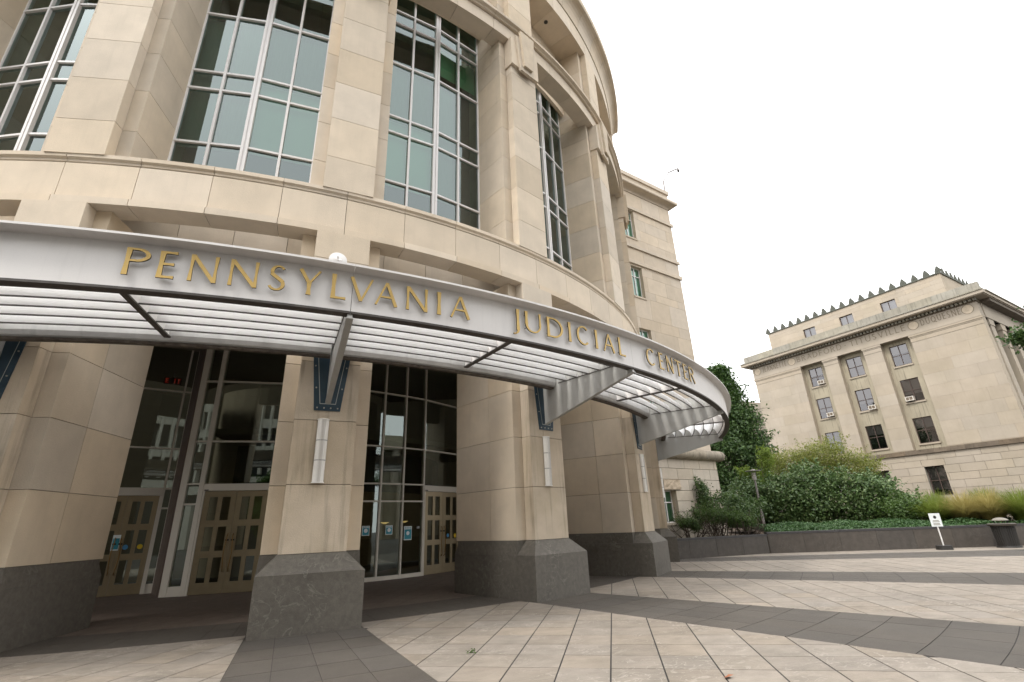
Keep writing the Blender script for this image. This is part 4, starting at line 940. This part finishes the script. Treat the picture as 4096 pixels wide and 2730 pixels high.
PG = 'low bright green shrubs by the wing'
for i, (x, y, z, rr, lab) in enumerate(((18.35, -9.0, 1.42, .42, 'smallest low green shrub with bare stems beside the wing window'), (19.4, -9.75, 1.75, .68, 'rounded bright green shrub with bare stems, middle of the low group'), (20.25, -10.5, 1.5, .55, 'low green shrub nearest to the lamp post'))):
    b = (x, y, .7); shrub('pieris_shrub', lab, 'shrub', b, [((0, 0, z-.7), (rr, rr, rr*.55), 1.), ((rr*.5, -.2, z-.85), (rr*.6, rr*.6, rr*.4), .6)], .085, 60, LF_PIER, 14, PG, 0, .12, .3, 60, .9)
b = (29.9, -12.9, .9); shrub('leafy_bush', 'bright green leafy bush between the dark hedge and the grasses', 'shrub', b, [((-.1, 0, .6), (.8, .8, .6), 1.), ((.6, .9, .9), (.6, .6, .5), .6)], .13, 60, LF_PIER, 8, None, 0, .18)
b = (28.4, -13.1, .85); shrub('conifer_seedling', 'tiny pointed green seedling standing in the ground cover', 'seedling', b, [((0, 0, .35), (.14, .14, .45), .5)], .10, 40, LF_PIER, 2, None, 0, .06, .3)
# ground cover along the wall
def cover():
    n = 42000; s = rng.uniform(.02, .62, n)**1.0; d = rng.uniform(.35, 4.6, n)
    base = C1[None]+(C2-C1)[None]*s[:, None]+bn[None]*d[:, None]
    z = np.interp(d, [.45, 1.6, 3.2, 5.5], [.74, .88, .97, 1.0])+.10+.12*np.sin(base[:, 0]*2.3+base[:, 1]*1.7)*np.cos(base[:, 1]*3.1)+rng.uniform(-.10, .10, n)
    P = np.column_stack([base, z]); keep = (np.hypot(base[:, 0]-21, base[:, 1]+9.2) > 1.0)
    return P[keep]
P = cover(); tag(quad_cloud('ground_cover', P, unit(rng.normal(size=P.shape)*.6+np.array([0, 0, 1.])), .10, LF_GC, None, .5), 'low dark green ground cover along the planter edge', 'ground cover', kind='stuff')
n = 900; P = np.column_stack([rng.uniform(15.5, 21, n), rng.uniform(-10.6, -9.2, n), rng.uniform(.70, .76, n)]); tag(quad_cloud('leaf_litter', P, unit(rng.normal(size=P.shape)*.5+np.array([0, 0, 1.])), .06, LF_YEL, None, .6), 'scattered weeds and litter on the soil near the wing', 'litter', kind='stuff')
# ornamental grasses
def grass_clump(base, R, H, nb, m, label):
    o = empty('ornamental_grass', base); tag(o, label, 'grass', 'ornamental grass clumps'); V = []; Fc = []
    for i in range(nb):
        a = rng.uniform(0, 2*pi); r0 = rng.uniform(0, .28)*R; lean = rng.uniform(.1, 1.)**.8*R; hh = H*rng.uniform(.6, 1.08)*(1-.25*lean/R); wdt = rng.uniform(.008, .016); a2 = a+rng.normal()*.25
        n0 = len(V)
        for j in range(5):
            f = j/4; rr = r0+lean*f**1.8; z = hh*(f-.28*f**3*lean/R*1.3); c = np.array([r0*cos(a)+(rr-r0)*cos(a2), r0*sin(a)+(rr-r0)*sin(a2), z]); s = wdt*(1-.75*f); sd_ = np.array([-sin(a2), cos(a2), 0])
            V += [tuple(c-sd_*s), tuple(c+sd_*s)]
        Fc += [(n0+2*j, n0+2*j+1, n0+2*j+3, n0+2*j+2) for j in range(4)]
    link(bpy.data.objects.new('blades', mesh('blades', V, Fc, m)), o)
for (x, y, R, H, m, lab) in ((30.2, -13.9, 1.15, 1.25, LF_GRASSG, 'green fountain grass clump next to the leafy bush'), (30.6, -14.9, 1.1, 1.35, LF_GRASSY, 'pale gold fountain grass clump left of the bin'), (30.9, -15.8, 1.0, 1.4, LF_GRASSY, 'gold fountain grass clump right above the bin'), (31.4, -16.8, 1.1, 1.4, LF_GRASSG, 'green and gold grass clump right of the bin'), (32.3, -18.0, 1.1, 1.4, LF_GRASSY, 'gold grass clump at the right edge of the picture'), (31.6, -13.2, 1.1, 1.5, LF_GRASSG, 'tall green grass clump behind the leafy bush'), (32.4, -15.0, 1.1, 1.5, LF_GRASSG, 'tall green grass clump behind the gold grasses')):
    grass_clump((x, y, .85), R*1.25, H*1.3, 2400, m, lab)

# trees
def tree(name, label, base, height, crown, nleaf, leaf, m, trunk=.3, group=None, nlimb=14, clump=.6, cat='tree'):
    o = empty(name, base); tag(o, label, cat, group); mb = MB()
    mb.tube([(0, 0, -.2), (.05, 0, height*.3), (-.08, .1, height*.62), (0, 0, height*.93)], trunk, 9, .04)
    ends = []
    for i in range(nlimb):
        z = height*rng.uniform(.25, .85); a = rng.uniform(0, 2*pi); rad = np.interp(z/height, [p[0] for p in crown], [p[1] for p in crown])*rng.uniform(.6, .95)
        e = np.array([rad*cos(a), rad*sin(a), z+rad*rng.uniform(.1, .5)]); mid = e*.5+np.array([0, 0, z*.45]); mb.tube([(0, 0, z), mid, e], trunk*.32, 6, .015); ends.append((mid, e))
        for j in range(3): s = mid+(e-mid)*rng.uniform(.2, .9); mb.tube([s, s+rng.normal(size=3)*.9], .03, 4, .008)
    mb.build('trunk', BARK, o)
    nc = nleaf//60; zz = rng.uniform(crown[0][0], crown[-1][0], nc)*height; rr = np.interp(zz/height, [p[0] for p in crown], [p[1] for p in crown]); aa = rng.uniform(0, 2*pi, nc)
    f = rng.uniform(.1, 1, nc)**.45*rng.uniform(.8, 1.12, nc); c = np.column_stack([rr*f*np.cos(aa), rr*f*np.sin(aa), zz]); P = np.repeat(c, 60, 0)+rng.normal(size=(nc*60, 3))*clump*np.array([1, 1, .6])
    D = np.repeat(unit(c-np.array([0, 0, height*.55])), 60, 0)
    quad_cloud('crown', P, unit(D*.5+rng.normal(size=P.shape)*.6+np.array([0, 0, .35])), leaf, m, o, .6); return o
BG = 'trees between the wing and the civic building'
tree('broadleaf_tree', 'tall dark green tree between the wing and the inscribed building', (39.0, 6.2, 0), 15.9, [(.05, 1.8), (.2, 3.3), (.45, 3.5), (.7, 2.7), (.88, 1.2), (1.0, .2)], 52000, .26, LF_TREE, .32, BG, 18, .5)
tree('broadleaf_tree', 'dark tree further left, mostly behind the wing and canopy', (35.2, 10.5, 0), 15.0, [(.05, 1.5), (.2, 3.2), (.5, 3.6), (.8, 2.2), (1.0, .4)], 26000, .28, LF_TREE, .3, BG, 14, .5)

# ================================================================== CIVIC BUILDING (right, inscribed frieze)
civ = tag(empty('civic_building'), 'pale limestone building with an inscribed frieze and dentil cornice on the right', 'building')
FA = -.1273; FU = np.array([-sin(FA), -cos(FA)]); FP = np.array([56.6232, 4.266]); FNv = np.array([-FU[1], FU[0]])
if (np.array([0, -CAM_D])-FP)@FNv < 0: FNv = -FNv
def cm(x, y, z): return (*(FP+FU*x-FNv*y), z)            # x along the front (left to right), y into the building
W0, W1 = -10.95, 12.75
REC = [(-4.80, -2.05), (-.45, 2.30), (4.05, 6.85)]
WR = [(15.98, 18.22), (12.08, 14.47), (7.86, 10.42)]
WIN = [(-4.28, -2.68), (.06, 1.66), (4.52, 6.16)]
GWIN = [(-.2, 1.36), (4.48, 6.05), (-4.6, -3.05)]
# core behind the facing
MB().box((W0+.03, .95, 0), (W1-.6, 26, 20.3), cm).build('core', INTD, civ)
wall = MB().grid([W0, REC[0][0], REC[0][1], REC[1][0], REC[1][1], REC[2][0], REC[2][1], W1], [7.2, 18.66], lambda i, j: i in (1, 3, 5), .02, .92, cm).build('pilaster_wall', FINST, civ)
# ashlar facing, staggered
for a, b in ((W0, REC[0][0]), (REC[0][1], REC[1][0]), (REC[1][1], REC[2][0]), (REC[2][1], W1)):
    nz = 9; dz = (17.9-7.3)/nz
    for n in range(nz):
        z0 = 7.3+n*dz; x = a-(.9 if n % 2 else 0); wv = 2.6 if b-a > 3 else (b-a)+1
        while x < b:
            x0, x1 = max(x, a), min(x+wv, b); x += wv
            if x1-x0 > .1: MB().box((x0+.004, 0, z0+.004), (x1-.004, .021, z0+dz-.004), cm).build('ashlar_stone', FINST, wall)
    MB().box((a-.02, -.03, 17.905), (b+.02, .02, 18.33), cm).box((a-.05, -.07, 18.335), (b+.05, .02, 18.45), cm).box((a-.09, -.12, 18.455), (b+.09, .02, 18.65), cm).build('pilaster_capital', FINST, civ)
# recess walls with windows
for (r0, r1), (x0, x1) in zip(REC, WIN):
    zs = [7.2]+[z for a, b in WR[::-1] for z in (a, b)]+[18.66]; xs = [r0+.001, x0, x1, r1-.001]
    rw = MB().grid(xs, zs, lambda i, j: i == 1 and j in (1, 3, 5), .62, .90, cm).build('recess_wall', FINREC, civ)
    for z0, z1 in WR:
        f = MB().grid([x0, x0+.07, (x0+x1)/2-.03, (x0+x1)/2+.03, x1-.07, x1], [z0, z0+.07, (z0+z1)/2-.03, (z0+z1)/2+.03, z1-.07, z1], lambda i, j: i in (1, 3) and j in (1, 3), .70, .78, cm).build('window', BRONZEW, civ)
        for i, (a, b_) in enumerate(((x0+.06, (x0+x1)/2-.025), ((x0+x1)/2+.025, x1-.06))):
            for c, d in ((z0+.06, (z0+z1)/2-.025), ((z0+z1)/2+.025, z1-.06)):
                t1 = rng.uniform(-.004, .004); MB().add([(a, .74+t1, c), (b_, .74-t1, c), (b_, .74, d), (a, .74, d)], [(0, 1, 2, 3)], cm).build('pane', GLASSF, f)
        bz = z0+(z1-z0)*rng.choice([.0, .35, .6]); MB().box((x0, .86, bz), (x1, .87, z1), cm).build('blind_backing', CURTAIN, f)
        MB().box((x0-.08, .52, z0-.16), (x1+.08, .70, z0-.003), cm).build('sill', FINST, f)
# conditioners
for i, (x, z) in enumerate(((-3.05, 16.32), (-2.98, 12.40), (1.42, 12.28), (4.98, 12.42))):
    lab = ('top row, left window', 'middle row, left window', 'middle row, centre window', 'middle row, right window')[i]
    ac = empty('window_conditioner', cm(x, .70, z-.23)); tag(ac, 'window air conditioner of the civic building, '+lab, 'air conditioner', 'window air conditioners')
    ac.rotation_euler.z = atan2(FU[1], FU[0])
    MB().grid([-.36, -.29, 0-.02, .02, .29, .36], [0, .06, .38, .44], lambda i, j: i in (1, 3) and j == 1, -.42, .0).build('case', ACM, ac)
    MB().box((-.3, -.40, .05), (.3, -.38, .39)).build('grille', FINDARK, ac)
# belt course, rusticated base
nb = 10
for i in range(nb):
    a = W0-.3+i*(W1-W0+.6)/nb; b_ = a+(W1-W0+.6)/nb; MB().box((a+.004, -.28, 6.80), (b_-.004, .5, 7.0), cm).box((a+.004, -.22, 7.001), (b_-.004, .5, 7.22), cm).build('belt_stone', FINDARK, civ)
bz_ = [0, .7, 1.4, 2.1, 2.8, 3.45, 4.15, 4.82, 5.57, 6.2, 6.79]
gx = sorted({W0-.1, W1+.1}|{v for w in GWIN for v in w}); 
bw = MB().grid(gx, [0, 2.85, 5.57, 6.79], lambda i, j: j == 1 and any(abs(gx[i]-w[0]) < .01 for w in GWIN), -.08, .8, cm).build('base_wall', FINGREY, civ)
for n, (z0, z1) in enumerate(zip(bz_[:-1], bz_[1:])):
    x = W0-.1-(.9 if n % 2 else 0)
    while x < W1+.1:
        x0, x1 = max(x, W0-.1), min(x+1.9+.35*((n*3+int(x*5)) % 3), W1+.1); x = x1 if x1 > x else x+1
        cuts = [(x0, x1)]
        if z0 > 2.7 and z1 < 5.6:
            for w_ in GWIN: cuts = [c for a, b_ in cuts for c in ((a, min(b_, w_[0])), (max(a, w_[1]), b_)) if c[1]-c[0] > .05]
        for a, b_ in cuts: MB().box((a+.014, -.13, z0+.014), (b_-.014, -.079, z1-.014), cm).build('rusticated_block', FINST, bw)
for x0, x1 in GWIN:
    f = MB().grid([x0, x0+.08, (x0+x1)/2-.035, (x0+x1)/2+.035, x1-.08, x1], [2.85, 2.93, 4.2, 4.27, 5.49, 5.57], lambda i, j: i in (1, 3) and j in (1, 3), .25, .33, cm).build('window', BRONZEW, civ)
    for a, b_ in ((x0+.07, (x0+x1)/2-.03), ((x0+x1)/2+.03, x1-.07)): MB().add([(a, .29, 2.92), (b_, .29, 2.92), (b_, .295, 5.5), (a, .295, 5.5)], [(0, 1, 2, 3)], cm).build('pane', GLASSF, f)
    MB().box((x0, .45, 3.4), (x1, .46, 5.57), cm).build('blind_backing', CURTAIN, f)
# entablature: architrave, frieze, dentils, cornice
MB().box((W0-.02, -.14, 18.655), (W1+.02, .93, 18.80), cm).box((W0-.02, -.10, 18.801), (W1+.02, .93, 20.10), cm).build('frieze', FINST, civ)
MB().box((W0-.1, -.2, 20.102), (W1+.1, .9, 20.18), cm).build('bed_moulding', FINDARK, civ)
dn = MB().box((-.10, -.42, 20.182), (.10, -.2, 20.40)); 
for i in range(70):
    x = W0-.05+i*(W1-W0+.1)/69; o = MB().box((x-.105, -.46, 20.182), (x+.105, -.18, 20.42), cm).build('dentil', FINGREY, civ)
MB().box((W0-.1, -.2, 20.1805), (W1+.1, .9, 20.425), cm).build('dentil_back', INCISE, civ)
MB().box((W0-.9, -.95, 20.43), (W1+.9, 27, 20.62), cm).build('soffit_slab', FINST, civ)
nb = 12
for i in range(nb):
    a = W0-1.0+i*(W1-W0+2)/nb; b_ = a+(W1-W0+2)/nb
    MB().box((a+.003, -1.02, 20.50), (b_-.003, -.4, 20.80), cm).build('cornice_stone', FINST, civ); MB().box((a+.003, -1.10, 20.802), (b_-.003, -.3, 20.92), cm).build('cornice_cap', FINGREY, civ)
    MB().box((a+.26+.006, -.42, 20.922), (min(b_+.26, W1+.7)-.006, .1, 21.86), cm).build('blocking_stone', FINGREY, civ)
MB().box((W0-.6, .1, 20.922), (W1+.6, 26, 21.2), cm).build('terrace', FINGREY, civ)
# side returns of cornice
for i in range(8):
    a = -.35+i*3.3; MB().box((W1+.02, a+.003, 20.50), (W1+1.0, a+3.297, 20.80), cm).build('cornice_stone', FINST, civ); MB().box((W1-.0, a+.003, 20.802), (W1+1.1, a+3.297, 20.92), cm).build('cornice_cap', FINGREY, civ)
    MB().box((W1-.0, a+.45+.006, 20.922), (W1+.4, a+3.75-.006, 21.86), cm).build('blocking_stone', FINGREY, civ)
# side portico: square columns in shade
MB().box((W1-.02, .94, 18.655), (W1+.10, 27, 20.10), cm).build('side_frieze', FINST, civ)
MB().box((W1-.3, .94, 20.102), (W1+.8, 26.5, 20.425), cm).build('side_dentils', FINDARK, civ)
for i in range(7):
    y = 1.6+i*3.1; MB().box((W1-.85, y, 0), (W1-.02, y+1.05, 18.0), cm).box((W1-.95, y-.12, 18.0), (W1+.04, y+1.17, 18.65), cm).build('side_column', FINST, civ)
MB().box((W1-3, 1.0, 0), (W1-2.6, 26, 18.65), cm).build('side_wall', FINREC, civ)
# attic storey
AY = 2.2; AX0, AX1 = -9.0, 10.45
AW = [(-4.42, -2.95), (.0, 1.5), (4.48, 5.98)]
gx = sorted({AX0, AX1}|{v for w_ in AW for v in w_}); at_ = MB().grid(gx, [21.2, 22.55, 23.85, 24.85], lambda i, j: j == 1 and any(abs(gx[i]-w_[0]) < .01 for w_ in AW), AY+.02, AY+.6, cm).box((AX1-.5, AY+.61, 21.2), (AX1, 22, 24.85), cm).box((AX0, AY+.61, 21.2), (AX0+.5, 22, 24.85), cm).box((AX0, AY+.62, 24.7), (AX1, 22, 24.84), cm).build('attic_storey', FINST, civ)
zz_ = [21.2, 21.9, 22.55, 23.2, 23.85, 24.35, 24.8]
for n, (z0, z1) in enumerate(zip(zz_[:-1], zz_[1:])):
    x = AX0-(.8 if n % 2 else 0)
    while x < AX1:
        x0, x1 = max(x, AX0), min(x+2.3, AX1); x += 2.3; cuts = [(x0, x1)]
        if 22.5 < z0 < 23.8:
            for w_ in AW: cuts = [c for a, b_ in cuts for c in ((a, min(b_, w_[0])), (max(a, w_[1]), b_)) if c[1]-c[0] > .05]
        for a, b_ in cuts: MB().box((a+.004, AY, z0+.004), (b_-.004, AY+.021, z1-.004), cm).build('ashlar_stone', FINST, at_)
for x0, x1 in AW:
    f = MB().grid([x0, x0+.07, (x0+x1)/2-.03, (x0+x1)/2+.03, x1-.07, x1], [22.55, 22.62, 23.78, 23.85], lambda i, j: i in (1, 3) and j == 1, AY+.16, AY+.24, cm).build('window', BRONZEW, civ)
    for a, b_ in ((x0+.06, (x0+x1)/2-.025), ((x0+x1)/2+.025, x1-.06)): MB().add([(a, AY+.2, 22.6), (b_, AY+.2, 22.6), (b_, AY+.2, 23.8), (a, AY+.2, 23.8)], [(0, 1, 2, 3)], cm).build('pane', GLASSF, f)
    MB().box((x0, AY+.35, 22.55), (x1, AY+.36, 23.85), cm).build('blind_backing', PAPER, f)
MB().box((AX0-.1, AY-.10, 24.852), (AX1+.1, 22, 24.98), cm).build('roof_edge', CRESTM, civ)
# stepped crests with a lattice railing between them
def crest_mesh():
    mb = MB()
    for z0, z1, hw in ((0, .22, .30), (.22, .36, .25), (.36, .48, .19), (.48, .60, .13), (.60, .70, .08)): mb.box((-hw, -.06+.001*hw, z0), (hw, .06, z1-.001))
    mb.add([(.11*cos(a), -.075, .24+.11*sin(a)) for a in np.linspace(0, 2*pi, 10, endpoint=False)]+[(.11*cos(a), -.055, .24+.11*sin(a)) for a in np.linspace(0, 2*pi, 10, endpoint=False)], [tuple(range(10))]+[(i, (i+1) % 10, 10+(i+1) % 10, 10+i) for i in range(10)])
    return mb.mesh('crest', CRESTM)
cme = crest_mesh(); ang = atan2(FU[1], FU[0]); NCR = 19
for i in range(NCR):
    x = AX0+.05+i*(AX1-AX0-.1)/(NCR-1); o = inst('crest', cme, civ); o.location = cm(x, AY-.02, 24.98); o.rotation_euler.z = ang
for i in range(1, 12):
    o = inst('crest', cme, civ); o.location = cm(AX1+.02, AY+i*1.08, 24.98); o.rotation_euler.z = ang+pi/2
for i in range(NCR-1):
    x0 = AX0+.05+i*(AX1-AX0-.1)/(NCR-1); x1 = x0+(AX1-AX0-.1)/(NCR-1)
    rb = MB()
    for a, b_ in (((x0, .1), (x1, .5)), ((x0, .5), (x1, .1)), ((x0, .32), (x1, .32)), ((x0, .56), (x1, .56))): rb.tube([cm(a[0], AY+1.0, 24.98+a[1]+.05), cm(b_[0], AY+1.0, 24.98+b_[1]+.05)], .016, 4)
    rb.tube([cm(x0, AY+1.0, 24.9), cm(x0, AY+1.0, 25.6)], .02, 4); rb.build('railing', CRESTM, civ)
# inscription and medallions
def inscribe(txt, x0, x1, wd=None):
    ws = {'I': .25, 'J': .45, 'E': .62, 'L': .6, 'T': .75, 'S': .65, 'F': .6, 'O': 1.05, 'Q': 1.05, 'N': .9, 'A': .9, 'D': .9, 'R': .75, 'B': .7, 'V': .9, 'U': .85}
    tot = sum(ws[c]+.38 for c in txt)-.38; sc_ = (x1-x0)/tot; x = x0
    for c in txt:
        w_ = ws[c]*sc_; letter(civ, c, w_, .66, .07, .06, (lambda X, y, z, x=x: cm(x+X, -.10-y, 19.30+z)), .006, .0005, [INCISE, INCISE], 'incised_letter'); x += w_+.38*sc_
inscribe('JEANNETTE', -9.55, -6.3); inscribe('BRADFORD', -4.9, .35); inscribe('TITUSVILLE', 1.3, 6.75); inscribe('DUQUESNE', 8.15, 11.45)
MB().box((.72, -.105, 19.58), (.86, -.1005, 19.64), cm).build('incised_letter', INCISE, civ)
for x in (-10.3, -5.6, 7.5, 12.0):
    n = 24; V = [(x+.48*cos(a), -.104, 19.58+.48*sin(a)) for a in np.linspace(0, 2*pi, n, endpoint=False)]; V2 = [(x+.43*cos(a), -.104, 19.58+.43*sin(a)) for a in np.linspace(0, 2*pi, n, endpoint=False)]
    md = MB().add(V+V2, [(i, (i+1) % n, n+(i+1) % n, n+i) for i in range(n)], cm).build('medallion', INCISE, civ)
    MB().add([(x+.42*cos(a), -.112, 19.58+.42*sin(a)) for a in np.linspace(0, 2*pi, n, endpoint=False)], [tuple(range(n))], cm).build('medallion_relief', CARVED, md)
    for j in range(5):
        a, b_ = rng.uniform(-.25, .25, 2); MB().box((x+a-.05, -.125, 19.58+b_-.10), (x+a+.06, -.1125, 19.58+b_+.10), cm).build('relief_figure', CARVED, md)
# far copper roof on the right
cr_ = empty('copper_roof_building', (106, 4, 0)); tag(cr_, 'far building with a pale green copper roof behind the civic building', 'building')
for i in range(8): MB().add([(104+i*.35, 6-i*2.2, 28.), (104+i*.35+.33, 6-(i+1)*2.2+.1, 28.), (112, 6-(i+1)*2.2-1, 33.5), (112, 6-i*2.2-1.1, 33.5)], [(0, 1, 2, 3)]).build('copper_sheet', COPPER, cr_); cr_.location = (0, 0, 0)
MB().box((104.3, -14, 0), (116, 7, 27.99)).build('wall', FINST, cr_)
fb = tag(MB().box((60, 30, 0), (84, 46, 20.2)).build('distant_block', FINST), 'plain distant stone block between tree tops and the wing', 'building')
# overhanging tree at the right, only a branch tip in view
tr = empty('overhanging_tree', (19.5, -31.5, 0)); tag(tr, 'leafy branch tip reaching in from the right edge', 'tree')
MB().tube([(0, 0, -.1), (-.2, .3, 3.2), (-.6, .8, 5.2), (-2.5, 3.2, 5.6), (-5.2, 5.85, 5.15), (-6.15, 6.65, 4.83)], .22, 8, .01).tube([(-.2, .3, 3.2), (.8, -.4, 6), (1.2, -1, 8.5)], .13, 7, .03).build('trunk', BARK, tr)
P = np.concatenate([np.array([-5.95, 6.35, 4.86])+rng.normal(size=(1300, 3))*np.array([.15, .15, .09]), np.array([-5.2, 5.8, 5.2])+rng.normal(size=(500, 3))*np.array([.4, .4, .2]), np.array([-2.5, 3.2, 5.8])+rng.normal(size=(1500, 3))*np.array([1, 1, .4]), np.array([.8, -.6, 8])+rng.normal(size=(5000, 3))*np.array([1.8, 1.8, 1.2])])
quad_cloud('crown', P, unit(rng.normal(size=P.shape)+np.array([0, 0, .5])), .09, LF_TREE, tr, .55)

# ================================================================== ACROSS THE STREET (seen in the glass)
ob = tag(empty('office_block', (-14, -95, 0)), 'pale office block with vertical fins across the street, mirrored in the entrance glass', 'building')
ob.location = (0, 0, 0)
MB().box((-70, -100, 0), (34, -66.3, 36)).build('body', INTD, ob)
for i in range(80): MB().box((-70+i*1.3, -66.3, 9.2), (-69.65+i*1.3, -65.6, 35.4)).build('fin', OFFST, ob)
for z in (7.6, 11.8, 16.0, 20.2, 24.4, 28.6, 33.8): MB().box((-70.2, -66.0, z), (34.2, -65.8, z+1.3)).build('spandrel', OFFST, ob)
for i in range(12): MB().box((-70+i*9, -66.2, 0), (-68.8+i*9, -65.4, 7.59)).build('column', OFFST, ob)
cb = tag(empty('colonnade_building', (40, -100, 0)), 'colonnaded stone building across the street, mirrored in the entrance glass', 'building'); cb.location = (0, 0, 0)
cbm = lambda x, y, z: (74+x*.75+y*.66, -62+x*.66-y*.75, z)
MB().box((-20, 0, 0), (20, 20, 17), cbm).box((-21, -2.5, 17.01), (21, 20, 20), cbm).build('body', FINREC, cb)
for i in range(9): MB().prism([(-18+i*4.4+.8*cos(a), -1.4+.8*sin(a)) for a in np.linspace(0, 2*pi, 12, endpoint=False)], 0, 17, cbm).build('column', FINST, cb)
RG_ = 'street trees across the plaza'
for i, (x, y, hh, lab) in enumerate(((-16, -57, 8, 'street tree across the plaza left of the camera, mirrored in the glass'), (-4, -58, 7.5, 'street tree across the plaza behind the camera, mirrored in the glass'), (50, -40, 13, 'tall street tree right of the plaza, mirrored in the glass'))):
    tree('street_tree', lab, (x, y, 0), hh, [(.25, 1.2), (.45, 3.2), (.7, 3.3), (.9, 1.8), (1., .4)], 9000, .4, LF_PIER if i < 2 else LF_TREE, .25, RG_, 10, .5)
# small things on the paving
wd_ = empty('paving_weed', (2.52, -22.02, 0)); tag(wd_, 'small green weed growing from a paver joint', 'weed')
P = rng.normal(size=(45, 3))*np.array([.03, .018, .012])+np.array([0, 0, .022]); quad_cloud('leaves', P, unit(rng.normal(size=P.shape)*.6+np.array([0, 0, 1])), .03, LF_PIER, wd_, .5)
lf = quad_cloud('fallen_leaf', np.array([[0, 0, .012], [.03, .01, .014]]), unit(np.array([[.2, .1, 1], [-.3, .2, 1.]])), .09, mat('dry_leaf', (.30, .12, .06), .8), None, .6); lf.location = (4.53, -24.65, 0); tag(lf, 'dry brown leaf lying on the pale paving near the bottom edge', 'leaf')
